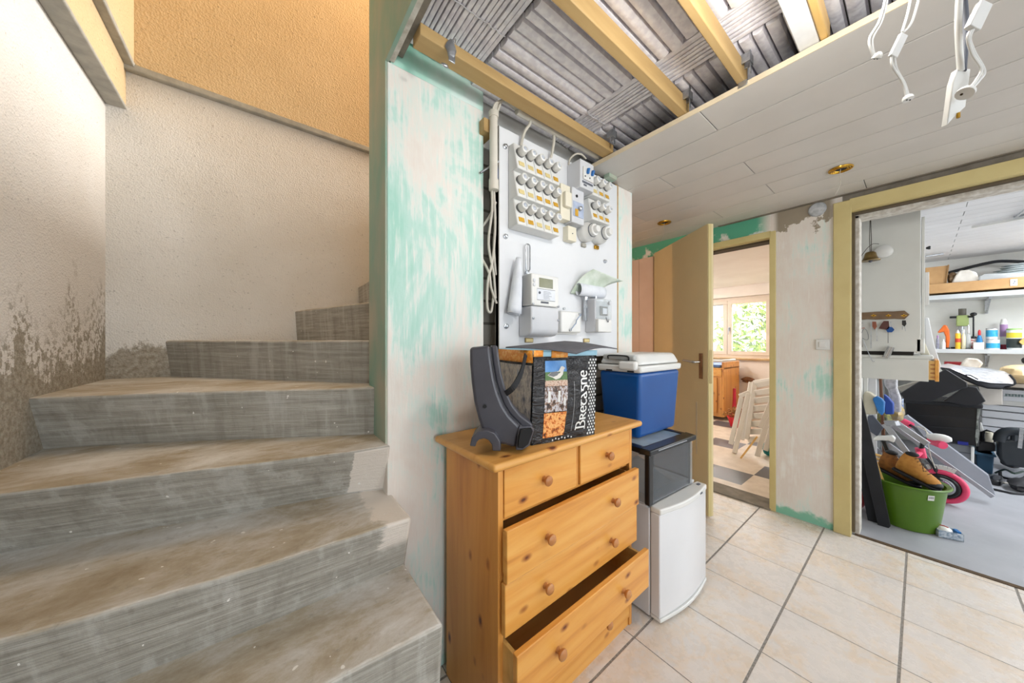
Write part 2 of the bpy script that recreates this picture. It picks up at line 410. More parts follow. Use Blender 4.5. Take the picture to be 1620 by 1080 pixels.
def foil():
    m, nt, bs = nodes('foil_insulation'); v = tex(nt)
    n = noise(nt, v, 40, 2, 0.5)
    nt.links.new(ramp(nt, n, [(0.4, (242, 240, 244)), (0.6, (226, 223, 230))]), bs.inputs['Base Color'])
    bs.inputs['Metallic'].default_value = 0.05; bs.inputs['Roughness'].default_value = 0.34
    bump(nt, bs, n, 0.5, 0.004); return m
M['foil'] = foil()
def wood(name, light_c, mid, dark_c, axis='X', knots=True, scale=1.0, rough=0.38):
    m, nt, bs = nodes(name)
    st = {'X': (0.55, 6, 6), 'Y': (6, 0.55, 6), 'Z': (6, 6, 0.55)}[axis]
    st = tuple(x * scale for x in st); v = tex(nt, st)
    n = noise(nt, v, 3.0, 5, 0.6, 0.8)
    w = N(nt, 'ShaderNodeTexWave', wave_type='BANDS', bands_direction={'X': 'Z', 'Y': 'Z', 'Z': 'X'}[axis])
    w.inputs['Scale'].default_value = 0.9; w.inputs['Distortion'].default_value = 9; w.inputs['Detail'].default_value = 3; w.inputs['Detail Scale'].default_value = 0.7
    nt.links.new(v, w.inputs[0])
    f = math_(nt, 'ADD', math_(nt, 'MULTIPLY', n, 0.85), math_(nt, 'MULTIPLY', w.outputs['Fac'], 0.15))
    c = ramp(nt, f, [(0.25, light_c), (0.55, mid), (0.85, dark_c)])
    if knots:
        ks = {'X': (7.5, 14, 14), 'Y': (14, 7.5, 14), 'Z': (14, 14, 7.5)}[axis]
        vk = tex(nt, tuple(x * scale for x in ks)); vo = N(nt, 'ShaderNodeTexVoronoi'); vo.inputs['Scale'].default_value = 1.0
        vo.inputs['Randomness'].default_value = 1.0
        nt.links.new(vk, vo.inputs['Vector']); kn = noise(nt, tex(nt), 25, 2)
        dd = math_(nt, 'ADD', vo.outputs['Distance'], math_(nt, 'MULTIPLY', kn, 0.06))
        c = mix(nt, math_(nt, 'SUBTRACT', 1.0, sm(nt, dd, 0.1, 0.24)), c, (150, 84, 34))
        c = mix(nt, math_(nt, 'SUBTRACT', 1.0, sm(nt, dd, 0.08, 0.13)), c, (84, 42, 18))
    nt.links.new(c, bs.inputs['Base Color']); bs.inputs['Roughness'].default_value = rough
    bump(nt, bs, f, 0.08, 0.002); return m
M['pine_x'] = wood('pine_horizontal', (228, 172, 92), (216, 150, 68), (178, 108, 42), 'X')
M['pine_z'] = wood('pine_vertical', (222, 160, 82), (208, 142, 66), (168, 98, 38), 'Z')
M['pine_top'] = wood('pine_top', (224, 172, 100), (212, 154, 78), (180, 116, 52), 'X')
M['pine_pale'] = wood('pine_pale', (232, 192, 120), (224, 180, 106), (200, 150, 80), 'X', knots=False)
M['knob'] = pm('knob_wood', (196, 136, 78), (172, 110, 58), 18, 0.35)
M['batten'] = wood('batten_wood', (188, 158, 108), (176, 145, 94), (150, 118, 72), 'X', knots=False, rough=0.6)
M['white_plastic'] = pm('white_plastic', (222, 222, 219), (216, 216, 213), 6, 0.35)
M['cream_plastic'] = pm('cream_plastic', (226, 220, 200), (220, 214, 194), 6, 0.4)
M['grey_plastic'] = pm('light_grey_plastic', (206, 208, 212), (200, 202, 206), 6, 0.4)
M['anthracite'] = pm('anthracite_plastic', (72, 72, 80), (66, 66, 74), 10, 0.33)
M['black'] = pm('black_plastic', (24, 25, 28), (18, 19, 22), 10, 0.28)
M['blackm'] = pm('black_matt', (26, 27, 32), (20, 21, 25), 10, 0.7)
M['steel'] = pm('galvanised_steel', (190, 194, 198), (160, 164, 170), 40, 0.35, 0.9)
M['chrome'] = pm('chrome', (214, 214, 214), (200, 200, 200), 10, 0.15, 1.0)
M['brass'] = pm('brass', (214, 170, 70), (180, 136, 48), 20, 0.22, 1.0)
M['white_metal'] = pm('white_enamel', (218, 219, 222), (214, 215, 218), 4, 0.25, coat=0.4)
M['cable'] = pm('grey_cable', (196, 192, 180), (186, 180, 168), 10, 0.5)
M['pvc'] = pm('pvc_conduit', (214, 210, 198), (206, 200, 188), 10, 0.45)
M['ochre'] = pm('ochre_label', (206, 160, 50), (190, 144, 40), 30, 0.5)
M['paleochre'] = pm('pale_label', (214, 196, 140), (204, 186, 128), 30, 0.5)
M['paper'] = pm('printed_paper', (224, 228, 234), (212, 216, 224), 20, 0.7)
M['ink'] = pm('ink_grey', (96, 100, 110), rough=0.7)
M['blue'] = pm('blue_plastic', (0, 76, 146), (0, 70, 138), 5, 0.38)
M['brightblue'] = pm('bright_blue', (40, 120, 190), (30, 100, 170), 5, 0.4)
M['cardboard'] = pm('cardboard', (196, 156, 108), (184, 144, 98), 9, 0.85)

# ------------------------------------------------------------------ stairwell
XL = -0.55; YB = 2.25; ZC = 2.145
Z1, Z2 = 2.288, 2.487
b = MB(); b.box(XL - 0.1, XL, -2.5, YB + 0.1, 0, Z1); struct(b, 'wall_left', M['stucco_left'])
b = MB(); b.box(XL - 0.1, XL + 0.06, -2.5, YB + 0.1, Z1, Z2 + 0.0); struct(b, 'wall_left.001', M['stucco_up'])
b = MB(); b.box(XL - 0.1, XL + 0.088, -2.5, YB + 0.1, Z2, 4.6); struct(b, 'wall_left.002', M['stucco_up'])
b = MB(); b.box(XL - 0.1, 3.1, YB, YB + 0.1, 0, Z2); struct(b, 'wall_back', M['stucco_back'])
b = MB(); b.box(XL - 0.1, 3.1, YB - 0.018, YB + 0.1, Z2, 4.6); struct(b, 'wall_back.001', M['stucco_up'])
# concrete slab edges that run round the stairwell
b = MB(); b.box(XL, XL + 0.064, -2.5, YB, Z1 - 0.004, Z1 + 0.012); struct(b, 'trim_1', M['ledge'], 0.004)
b = MB(); b.box(XL, XL + 0.092, -2.5, YB, Z2 - 0.01, Z2 + 0.014); struct(b, 'trim_2', M['ledge'], 0.004)
b = MB(); b.box(XL, 3.0, YB - 0.03, YB, Z2 - 0.028, Z2 + 0.004); struct(b, 'trim_3', M['ledge'], 0.005)

TZ = [0.175, 0.35, 0.525, 0.70, 0.875, 1.05, 1.225, 1.40, 1.575, 1.75, 1.925, 2.10, 2.275]
steps = [  # nosing line inner->outer ; foot line inner->outer
    ([(.352, .27), (-.57, .25)], [(.352, .29), (-.57, .27)]),
    ([(.352, .50), (-.57, .49)], [(.352, .52), (-.57, .51)]),
    ([(.354, .722), (.136, .739), (-.57, .752)], [(.354, .74), (.136, .76), (-.57, .77)]),
    ([(.352, .925), (.04, .935), (-.25, .965), (-.57, 1.02)], [(.356, .995), (.04, .995), (-.25, 1.01), (-.57, 1.05)]),
    ([(.340, 1.085), (.227, 1.094), (-.15, 1.197), (-.57, 1.31)], [(.346, 1.16), (.235, 1.205), (-.15, 1.30), (-.57, 1.41)]),
    ([(.345, 1.235), (.0, 1.42), (-.22, 1.53), (-.5, 1.63), (-.57, 1.655)], [(.345, 1.245), (.0, 1.445), (-.22, 1.575), (-.5, 1.715), (-.57, 1.74)]),
    ([(.350, 1.345), (-.03, 1.83), (-.39, 2.28)], [(.350, 1.372), (-.03, 1.85), (-.37, 2.28)]),
    ([(.43, 1.30), (.394, 1.513), (.145, 2.28)], [(.445, 1.30), (.405, 1.52), (.155, 2.28)]),
    ([(.49, 1.30), (.492, 1.905), (.495, 2.28)], [(.50, 1.30), (.502, 1.905), (.505, 2.28)]),
    ([(.75, 1.30), (.75, 2.28)], [(.765, 1.30), (.765, 2.28)]),
    ([(1.0, 1.30), (1.0, 2.28)], [(1.015, 1.30), (1.015, 2.28)]),
    ([(1.25, 1.30), (1.25, 2.28)], [(1.265, 1.30), (1.265, 2.28)]),
    ([(1.5, 1.30), (1.5, 2.28)], [(1.515, 1.30), (1.515, 2.28)]),
]
b = MB()
for k, (nose, foot) in enumerate(steps):
    z = TZ[k]; zb = z - 0.175; th = 0.3 if k < 8 else 0.2
    if k < 6: tail = [(-.57, 2.28), (.5, 2.28), (.5, 1.2), (nose[0][0], 1.2)] if nose[0][1] < 1.2 else [(-.57, 2.28), (.5, 2.28), (.5, 1.28), (.36, 1.26)]
    elif k < 8: tail = [(.85, 2.28), (.85, 1.30)]
    else: tail = [(nose[0][0] + 0.35, 2.28), (nose[0][0] + 0.35, 1.30)]
    bt = b.b; n = len(nose)
    lowz = max(0.0, zb - th)
    T = [bt.verts.new((*p, z)) for p in nose]; Fv = [bt.verts.new((*p, zb)) for p in foot]
    B = [bt.verts.new((*p, lowz)) for p in foot]; Tt = [bt.verts.new((*p, z)) for p in tail]; Bt = [bt.verts.new((*p, lowz)) for p in tail]
    for i in range(n - 1):
        bt.faces.new((T[i], T[i + 1], Fv[i + 1], Fv[i])); bt.faces.new((Fv[i], Fv[i + 1], B[i + 1], B[i]))
    bt.faces.new(T + Tt); bt.faces.new((B + Bt)[::-1])
    top = [T[-1]] + Tt + [T[0]]; bot = [B[-1]] + Bt + [B[0]]
    for i in range(len(top) - 1):
        fs = [top[i], top[i + 1], bot[i + 1], bot[i]]
        if i == 0: fs.append(Fv[-1])
        if i == len(top) - 2: fs.insert(2, Fv[0])
        bt.faces.new(fs)
so = struct(b, 'staircase', M['stair'], 0.016, smooth=True)
so.modifiers['bev'].segments = 3

M['plaster_green'] = pm('green_board', (128, 166, 150), (176, 172, 154), 4.5, 0.75, bp=(30, 0.2), stretch=(1, 1, 0.5))
# board wall: thin plastered wall between the stairs and the room
XP = 0.335; YP = 1.11
b = MB()
b.box(XP, 0.721, YP, 1.315, 0, 2.168); 
struct(b, 'wall_centre', M['plaster'], 0.003)
b = MB(); b.box(XP - 0.006, XP, YP + 0.003, 1.318, 0.87, 2.168); b.box(XP - 0.006, XP + 0.006, -2.4, 1.318, 2.168, 4.6); struct(b, 'wall_centre.001', M['plaster_green'])
b = MB(); b.box(XP + 0.006, XP + 0.022, -2.4, 1.11, 2.172, 2.42); struct(b, 'trim_4', M['raw'])
b = MB(); b.box(XP + 0.022, XP + 0.05, -0.6, 1.105, 2.20, 2.30); struct(b, 'trim_5', M['cement'])
b = MB(); b.box(XP + 0.012, 0.721, YP + 0.004, 1.315, 2.168, 2.30); struct(b, 'wall_centre.006', pm('mint_board', (150, 212, 190), (214, 232, 226), 5, 0.7))
b = MB(); b.box(0.721, 1.64, 1.19, 1.315, 0, 2.30); struct(b, 'wall_centre.002', M['block'])
b = MB(); b.box(0.721, 1.64, 1.18, 1.19, 2.07, 2.30); struct(b, 'wall_centre.005', M['white_wall'])
b = MB(); b.box(1.66, 1.823, YP, 1.315, 0, ZC + 0.06); struct(b, 'wall_centre.003', M['plaster'], 0.003)
b = MB(); b.box(0.34, 3.1, 1.30, 1.318, 2.15, 4.6); struct(b, 'wall_centre.004', M['stucco_up'])
b = MB(); b.box(1.63, 1.66, 1.10, 1.19, 0.9, 2.14); struct(b, 'trim_6', M['batten'])

# ------------------------------------------------------------------ far wall with the two openings
X2, X2b = 2.907, 3.06
DR, DL, DT = 0.666, 1.50, 1.975          # back room doorway
GR, GL, GT = -1.75, 0.345, 2.105         # storage room opening (outer edge of frame)
b = MB()
b.box(X2, X2b, DL, YB + 0.05, 0, 2.3); b.box(X2, X2b, DR, DL, DT + 0.02, 2.3); b.box(X2, X2b, GL - 0.04, DR, 0, 2.3)
struct(b, 'wall_front', M['plaster_far'])
b = MB(); b.box(X2 + 0.002, X2b, GR, GL - 0.04, GT - 0.01, 2.3); b.box(X2, X2b, -2.5, GR, 0, 2.3); struct(b, 'wall_front.001', M['cement'])
b = MB()
for i in range(5): b.box(X2 - 0.014, X2, 1.545 + 0.145 * i, 1.687 + 0.145 * i, 0, 2.02)
struct(b, 'trim_7', M['pink_panel'], 0.002)
# steel frames
b = MB(); b.box(X2 - 0.018, X2 + 0.05, GL - 0.078, GL, 0, GT); b.box(X2 - 0.018, X2 + 0.05, GR, GL - 0.078, GT - 0.072, GT); struct(b, 'door_2', M['frame'], 0.004)
b = MB(); b.box(X2 + 0.03, X2 + 0.06, GL - 0.092, GL - 0.079, 0.02, GT - 0.085); b.box(X2 + 0.03, X2 + 0.06, GR, GL - 0.079, GT - 0.087, GT - 0.073); struct(b, 'door_2_groove', pm('groove_brown', (96, 84, 66), rough=0.8))
b = MB(); b.box(X2 + 0.06, X2b + 0.02, GL - 0.11, GL - 0.03, 0, GT - 0.088); b.box(X2 + 0.06, X2b + 0.02, GR, GL - 0.03, GT - 0.108, GT - 0.03); struct(b, 'door_2_reveal', M['raw'], 0.004)
b = MB(); b.box(X2 - 0.012, X2 + 0.06, DR - 0.028, DR + 0.008, 0, DT + 0.04); b.box(X2 - 0.012, X2 + 0.06, DR, DL + 0.04, DT, DT + 0.045); b.box(X2 - 0.012, X2 + 0.06, DL, DL + 0.04, 0, DT + 0.04)
struct(b, 'door_1', M['frame'], 0.003)
b = MB(); b.box(X2 + 0.06, X2b, DR + 0.002, DR + 0.014, 0, DT); b.box(X2 + 0.06, X2b, DR, DL, DT - 0.012, DT); struct(b, 'door_1_groove', pm('groove_brown2', (84, 72, 58), rough=0.8))
b = MB(); b.box(X2 - 0.02, X2b + 0.02, DR, DL, -0.02, 0.012); struct(b, 'door_1_threshold', M['cement'], 0.003)
b = MB(); b.box(X2 + 0.035, X2 + 0.065, GR, GL - 0.09, -0.03, 0.004); struct(b, 'door_2_threshold', pm('threshold_brown', (92, 72, 48), (70, 54, 36), 30, 0.9, bp=(60, 0.5)))

# floors
b = MB(); b.box(XL - 0.1, X2 + 0.035, -2.5, YB, -0.05, 0); struct(b, 'floor', M['tiles'])
b = MB(); b.box(X2 + 0.05, 6.5, -3.0, 0.5, -0.05, 0.003); struct(b, 'floor.001', M['garage_floor'])
b = MB(); b.box(X2 + 0.05, 6.5, 0.5, 4.0, -0.05, 0.002); struct(b, 'floor.002', M['checker'])

# plank ceiling of the room: strips of boards that run towards the wall of doors' left end
b = MB(); rnd = random.Random(3)
joints = {0: [.548, -1.3], 1: [-.62, 1.45], 2: [.91, -.95], 3: [.563, -1.2], 4: [-.7, 1.3], 5: [.562, -.9], 6: [.908, -.5], 7: [.2, -1.1], 8: [1.3]}
pw = 0.190
for k in range(8):
    x0 = 1.390 + k * pw; x1 = min(x0 + pw - 0.0042, X2 - 0.001)
    ys = sorted(joints.get(k, []) + [-2.45, 2.24]); ytop = 1.108 if x0 < 1.7 else 2.24
    for a, c in zip(ys, ys[1:]):
        c = min(c, ytop)
        if c - a > 0.01: b.box(x0, x1, a + 0.0015, c - 0.0015, ZC, ZC + 0.012)
struct(b, 'ceiling', M['plank'], 0.0016)
b = MB(); b.box(1.394, 1.8, -2.45, 1.108, ZC + 0.012, ZC + 0.02); b.box(1.8, X2, -2.45, 2.24, ZC + 0.012, ZC + 0.02); struct(b, 'ceiling.001', M['dark'])
b = MB(); b.box(1.386, 1.3895, -2.45, 1.108, ZC, ZC + 0.02); struct(b, 'trim_8', pm('edge_cream', (226, 210, 180), rough=0.6))
b = MB(); b.box(X2 - 0.03, X2, -2.45, 1.0, ZC - 0.004, ZC + 0.0); struct(b, 'trim_9', M['cement'])

# foil insulation above the missing boards: ribbed mats
ZF = 2.265
def ribs(b, x0, x1, y0, y1, along, pitch, h, seed, wid=1.0):
    rnd = random.Random(seed); p = (y0 if along == 'X' else x0); end = (y1 if along == 'X' else x1)
    while p < end - 0.004:
        w = min(pitch * rnd.uniform(1 - 0.18 * wid, 1 + 0.18 * wid), end - p); hh = h * rnd.uniform(0.8, 1.2); n = 5; dz = rnd.uniform(-.003, .003)
        prof = [(p + 0.0015, ZF + 0.012)] + [(p + w * (0.5 - 0.46 * math.cos(math.pi * t / n)), ZF - hh * math.sin(math.pi * t / n) ** 0.5 + dz) for t in range(1, n)] + [(p + w - 0.0015, ZF + 0.012)]
        l0, l1 = (x0, x1) if along == 'X' else (y0, y1)
        l0 += rnd.uniform(0, .006); l1 -= rnd.uniform(0, .006)
        A = [(l0, q, z) if along == 'X' else (q, l0, z) for q, z in prof]; B = [(l1, q, z) if along == 'X' else (q, l1, z) for q, z in prof]
        b.hexa(A, B); p += w
b = MB()
ribs(b, -2.0 + 2.37, 0.655, -2.4, 1.10, 'Y', 0.017, 0.006, 1)
ribs(b, 0.66, 1.152, -2.4, 1.17, 'X', 0.046, 0.017, 2)
ribs(b, 1.157, 1.296, -2.4, 1.17, 'Y', 0.0175, 0.006, 3)
ribs(b, 1.302, 1.70, -2.4, 1.17, 'X', 0.042, 0.016, 4)
struct(b, 'ceiling_insulation', M['foil'])
b = MB(); b.box(0.34, 3.05, -2.45, 1.315, ZF + 0.012, ZF + 0.05); struct(b, 'ceiling.002', M['dark'])
# stitched seams of the mats
b = MB()
for (xa, xb, y) in ((0.38, 0.652, 0.870), (1.16, 1.294, 0.93), (0.38, 0.652, 0.25), (1.16, 1.294, 0.12)):
    pts = []; n = 22
    for i in range(n + 1): pts.append((xa + (xb - xa) * i / n, y + rnd.uniform(-.004, .004), ZF - 0.009 + rnd.uniform(-.002, .001)))
    b.tube(pts, 0.0018, 5)
struct(b, 'ceiling_seam', pm('foil_seam', (214, 214, 218), rough=0.4, metal=0.4))

# enclosing walls and roof outside the picture
b = MB(); b.box(XL - 0.1, X2b, -2.6, -2.5, 0, 4.6); struct(b, 'wall_right', M['white_wall'])
b = MB(); b.box(XL - 0.1, 3.1, -2.6, YB + 0.1, 4.6, 4.7); struct(b, 'ceiling.003', M['stucco_up'])
b = MB(); b.box(0.36, 3.1, -2.6, 1.3, ZF + 0.3, ZF + 0.35); struct(b, 'ceiling.004', M['dark'])

# ------------------------------------------------------------------ storage room shell
XE = 6.3; ZS = 2.17
b = MB(); b.box(XE, XE + 0.1, -3.0, 0.62, 0, 2.4); struct(b, 'wall_storage', M['white_wall'])
b = MB(); b.box(X2b, XE, 0.52, 0.62, 0, 2.4); struct(b, 'wall_storage.001', M['white_wall'])
b = MB(); b.box(X2b, XE + .1, -3.1, -3.0, 0, 2.4); struct(b, 'wall_storage.002', M['white_wall'])
b = MB()
x = 3.66; k = 0
while x < XE - 0.02:
    js = [0.52, -3.0] + ([-0.2, -1.9] if k % 2 else [-1.05]); js.sort()
    for a, c in zip(js, js[1:]): b.box(x, x + 0.126, a + 0.0015, c - 0.0015, ZS, ZS + 0.012)
    x += 0.130; k += 1
struct(b, 'ceiling.005', M['plank2'], 0.0015)
b = MB(); b.box(X2b, XE, -3.0, 0.52, ZS + 0.06, ZS + 0.1); struct(b, 'ceiling.006', pm('storage_deck', (120, 116, 116), rough=0.9))
b = MB()
ZF_keep = ZF; ZF = ZS + 0.045
ribs(b, X2b, 3.655, -0.6, 0.5, 'X', 0.045, 0.018, 9)
ribs(b, 5.7, XE, -1.4, -0.72, 'Y', 0.03, 0.01, 10)
ZF = ZF_keep
struct(b, 'ceiling_insulation.001', pm('storage_foil', (178, 172, 174), (150, 142, 146), 20, 0.5, 0.3))

# ------------------------------------------------------------------ back room shell
b = MB(); WZ0, WZ1 = 0.945, 1.975; WY0, WY1 = 0.95, 2.9
b.box(XE, XE + 0.28, 0.62, 4.0, 0, WZ0 - 0.03); b.box(XE, XE + 0.28, 0.62, 4.0, WZ1, 2.4); b.box(XE, XE + 0.28, 0.62, WY0, WZ0 - 0.03, WZ1); b.box(XE, XE + 0.28, WY1, 4.0, WZ0 - 0.03, WZ1)
struct(b, 'wall_room', M['room_wall'])
b = MB(); b.box(X2b, XE, 4.0, 4.1, 0, 2.4); struct(b, 'wall_room.001', M['room_wall'])
b = MB(); b.box(X2b, XE, 0.62, 0.64, 0, 2.4); struct(b, 'wall_room.002', M['room_wall'])
b = MB(); b.box(X2b, XE, 0.62, 4.0, 2.15, 2.2); struct(b, 'ceiling.007', M['room_wall'])
b = MB(); b.box(X2b - 0.001, X2b + 0.01, 0.62, 4.0, DT + 0.05, 2.15); struct(b, 'wall_room.003', M['room_wall'])
# window: outer frame, three sashes with panes and handles
wf = MB(); X0, X1 = XE + 0.10, XE + 0.16
wf.box(X0, X1, WY0, WY1, WZ0, WZ0 + 0.05); wf.box(X0, X1, WY0, WY1, WZ1 - 0.05, WZ1); wf.box(X0, X1, WY0, WY0 + 0.05, WZ0 + .05, WZ1 - .05); wf.box(X0, X1, WY1 - 0.05, WY1, WZ0 + .05, WZ1 - .05)
pvc = pm('window_pvc', (230, 214, 196), (226, 210, 192), 4, 0.4)
win = struct(wf, 'window_1', pvc, 0.004)
glass = pm('window_glass', (255, 255, 255), rough=0.0, trans=1.0)
edges = [1.0, 1.470, 2.075, 2.85]
for i in range(3):
    a, c = edges[i] + (0.0 if i == 0 else 0.0), edges[i + 1]
    s = MB(); w = 0.062; p0, p1 = X0 - 0.012, X1 - 0.01; q0, q1 = WZ0 + 0.045, WZ1 - 0.045
    s.box(p0, p1, a, c - .004, q0, q0 + w); s.box(p0, p1, a, c - .004, q1 - w, q1); s.box(p0, p1, a, a + w, q0 + w, q1 - w); s.box(p0, p1, c - w - .004, c - .004, q0 + w, q1 - w)
    sash = s.build('window_sash', pvc, win, bev=0.004); sash['kind'] = 'structure'
    g = MB(); g.box(X0 + 0.02, X0 + 0.024, a + w, c - w, q0 + w, q1 - w); gl = g.build('window_pane', glass, sash, smooth=False)
    if i != 2:
        h = MB(); hy = c - 0.03 if i == 0 else c - 0.03
        h.box(p0 - 0.01, p0, hy - 0.014, hy + 0.014, 1.40, 1.47); h.tube([(p0 - 0.01, hy, 1.45), (p0 - 0.035, hy, 1.45), (p0 - 0.037, hy, 1.44), (p0 - 0.037, hy, 1.34)], 0.008, 8)
        h.build('window_handle', M['steel'], sash, bev=0.002)
s = MB(); s.box(XE - 0.04, XE + 0.10, WY0 - 0.03, WY1 + 0.03, WZ0 - 0.035, WZ0); s.build('window_sill', pm('sill_tan', (196, 160, 112), (180, 144, 98), 8, 0.4), win, bev=0.006)

# ------------------------------------------------------------------ door leaf standing open
hx, hy = X2 - 0.012, DL - 0.005; fx, fy = 2.462, 0.882
ang = math.atan2(fy - hy, fx - hx); ln = math.hypot(fx - hx, fy - hy)
t = thing('door_leaf', 'beige flush door leaf standing half open with brushed lever handle', 'door', (hx, hy, 0), ang)
b = MB(); b.box(0, ln, -0.042, 0, 0.012, 2.035); b.build('leaf_panel', M['leaf'], t, local=True, bev=0.003)
b = MB(); b.box(ln, ln + 0.006, -0.040, -0.018, 0.014, 2.03); b.build('leaf_edge', M['frame'], t, local=True)
# visible face is local -Y
b = MB(); b.box(ln - 0.085, ln - 0.05, -0.050, -0.042, 0.955, 1.135); b.build('handle_plate', pm('worn_bronze', (150, 112, 80), (130, 96, 70), 20, 0.3, 0.8), t, local=True, bev=0.002)
b = MB(); b.tube([(ln - 0.067, -0.046, 1.075), (ln - 0.067, -0.095, 1.075), (ln - 0.075, -0.102, 1.075), (ln - 0.19, -0.102, 1.08)], [0.009, 0.009, 0.009, 0.0075], 12); b.build('lever', M['chrome'], t, local=True)
b = MB(); b.box(ln + 0.006, ln + 0.008, -0.034, -0.016, 0.93, 1.16); b.build('lock_plate', pm('lock_plate', (158, 138, 96), rough=0.35, metal=0.7), t, local=True)
b = MB(); b.box(ln - 0.13, ln - 0.115, -0.0435, -0.042, 0.40, 0.78); b.build('wear_mark', pm('filler_mark', (206, 196, 170), rough=0.8), t, local=True, bev=0.0004)

# switch and blanking disc on the far wall
t = thing('light_switch', 'small white rocker switch on plaster beside the yellow frame', 'light switch', (X2, 0.395, 1.20))
b = MB(); b.box(-0.012, 0, -0.034, 0.034, -0.034, 0.034); b.build('switch_plate', M['white_plastic'], t, local=True, bev=0.004)
b = MB(); b.obox((-0.015, 0, 0), (0.006, 0.034, 0.034), rotmat(0, R(4))); b.build('rocker', M['white_plastic'], t, local=True, bev=0.002)
b = MB(); p = at(1293, 331, X=X2); b.lathe([(0.0, 0), (0.044, 0), (0.046, 0.004), (0.040, 0.010), (0.0, 0.013)], p, (-1, 0, 0), 28)
tag(b.build('junction_cover', pm('dusty_white', (196, 198, 200), (150, 152, 156), 30, 0.7), None), 'round dusty white cover disc on grey cement patch by the ceiling', 'cover')

# ------------------------------------------------------------------ battens, brackets
def batten(x0, x1, y0, y1, z0, z1, label, m=None):
    b = MB(); b.box(x0, x1, y0, y1, z0, z1); return tag(b.build('wooden_batten', m or M['batten'], None, bev=0.003), label, 'batten')
batten(0.385, 1.392, 0.950, 1.012, 2.168, 2.206, 'knotty wooden ceiling batten running just above the fuse panel')
batten(0.385, 1.415, 0.598, 0.634, 2.168, 2.235, 'wooden ceiling batten next out from the one above the fuse panel')
batten(0.385, 1.415, 0.393, 0.418, 2.168, 2.235, 'wooden ceiling batten between the one with painted glare and its darker neighbour')
batten(0.385, 1.42, 0.196, 0.246, 2.168, 2.235, 'wooden ceiling batten with its glare painted in white, at the top of the opening', pm('batten_glare', (246, 246, 244), rough=0.5))  # strong light on the wood is put into a near-white colour
batten(0.385, 1.42, 0.176, 0.195, 2.168, 2.232, 'thin yellow wooden side of the batten with painted glare', M['pine_pale'])
def bracket(u, v, label, z=2.2, k=1.0, rz=0.0):
    p = at(u, v, z=z)
    t = thing('hanger_bracket', label, 'bracket', (p.x, p.y, 2.176), rz)
    b = MB(); b.box(-0.018, 0.018, -0.002, 0.0, 0.03, 0.062); b.box(-0.018, -0.014, -0.002, 0.03, 0.03, 0.062); b.box(0.014, 0.018, -0.002, 0.03, 0.03, 0.062)
    b.build('strap', M['steel'], t, local=True, bev=0.0008)
    b = MB(); b.box(-0.006, 0.006, 0.0, 0.0025, -0.006, 0.085); b.build('stem', M['steel'], t, local=True, bev=0.0006)
    b = MB()
    for i in range(4): b.cyl((0, 0.0026, 0.005 + i * 0.02), (0, 0.0034, 0.005 + i * 0.02), 0.0025, n=8)
    b.build('hole', M['dark'], t, local=True)
    return t
bracket(972, 215, 'perforated steel hanger bracket at the end of the batten over the fuse panel', 2.21)
bracket(1092, 150, 'thin steel hanger bracket beside the batten whose end is by the first board joint', 2.22)
bracket(1188, 92, 'thin steel hanger bracket just beside the batten with painted glare', 2.22)
def cap(u, v, label):
    p = at(u, v, z=2.166); b = MB(); b.box(p.x - 0.016, p.x + 0.010, p.y - 0.014, p.y + 0.014, 2.158, 2.168); b.box(p.x - 0.016, p.x - 0.013, p.y - 0.014, p.y + 0.014, 2.15, 2.168)
    tag(b.build('steel_clip', M['steel'], None, bev=0.001), label, 'clip')
cap(1085, 184, 'small grey steel clip where the second batten meets the boards')
cap(1177, 132, 'small grey steel clip where the third batten meets the boards')
# crumpled foil clip on the first batten
t = thing('hanger_clip', 'dented silver hanger clip fixed on the batten near its corner end', 'clip', tuple(at(713, 95, Y=0.95)))
b = MB(); b.blob((0, -0.004, 0.032), (0.016, 0.010, 0.034), 12, 8, 0.2, 3); b.build('body', M['steel'], t, local=True)
b = MB(); b.box(-0.012, 0.012, -0.010, -0.006, -0.012, 0.012); b.build('foot', M['steel'], t, local=True, bev=0.002)
b = MB(); b.tube([(0.006, -0.005, 0.06), (0.010, -0.006, 0.074), (0.016, -0.005, 0.074), (0.014, -0.004, 0.062)], 0.002, 6); b.build('hook', M['chrome'], t, local=True)
b = MB(); p = at(704, 103, Y=0.948); b.blob(p, (0.013, 0.005, 0.006), 10, 6, 0.15, 8); tag(b.build('metal_tab', M['steel'], None), 'small metal tab at the underside of the batten below the dented clip', 'tab')

# ------------------------------------------------------------------ electric panel
YF = 1.085
t = thing('mounting_board', 'white meter board screwed to the wall above the chest of drawers', 'panel board', (1.19, YF, 1.20))
b = MB(); b.box(0.779, 1.625, YF, YF + 0.022, 1.14, 2.122); b.build('board', pm('board_white', (222, 224, 227), (216, 218, 221), 3, 0.55), t, bev=0.001)
for x, z in ((0.812, 2.045), (0.814, 1.665), (0.818, 1.285), (1.506, 1.666)):
    b = MB(); b.lathe([(0.003, -0.004), (0.011, 0), (0.011, 0.004), (0.007, 0.006), (0.007, 0.012), (0.002, 0.014)], (x, YF, z), (0, -1, 0), 14); b.build('screw', M['steel'], t)
b = MB(); b.box(0.779, 0.783, YF - 0.0005, YF + 0.024, 1.14, 2.122); b.build('edge_strip', M['ledge'], t)

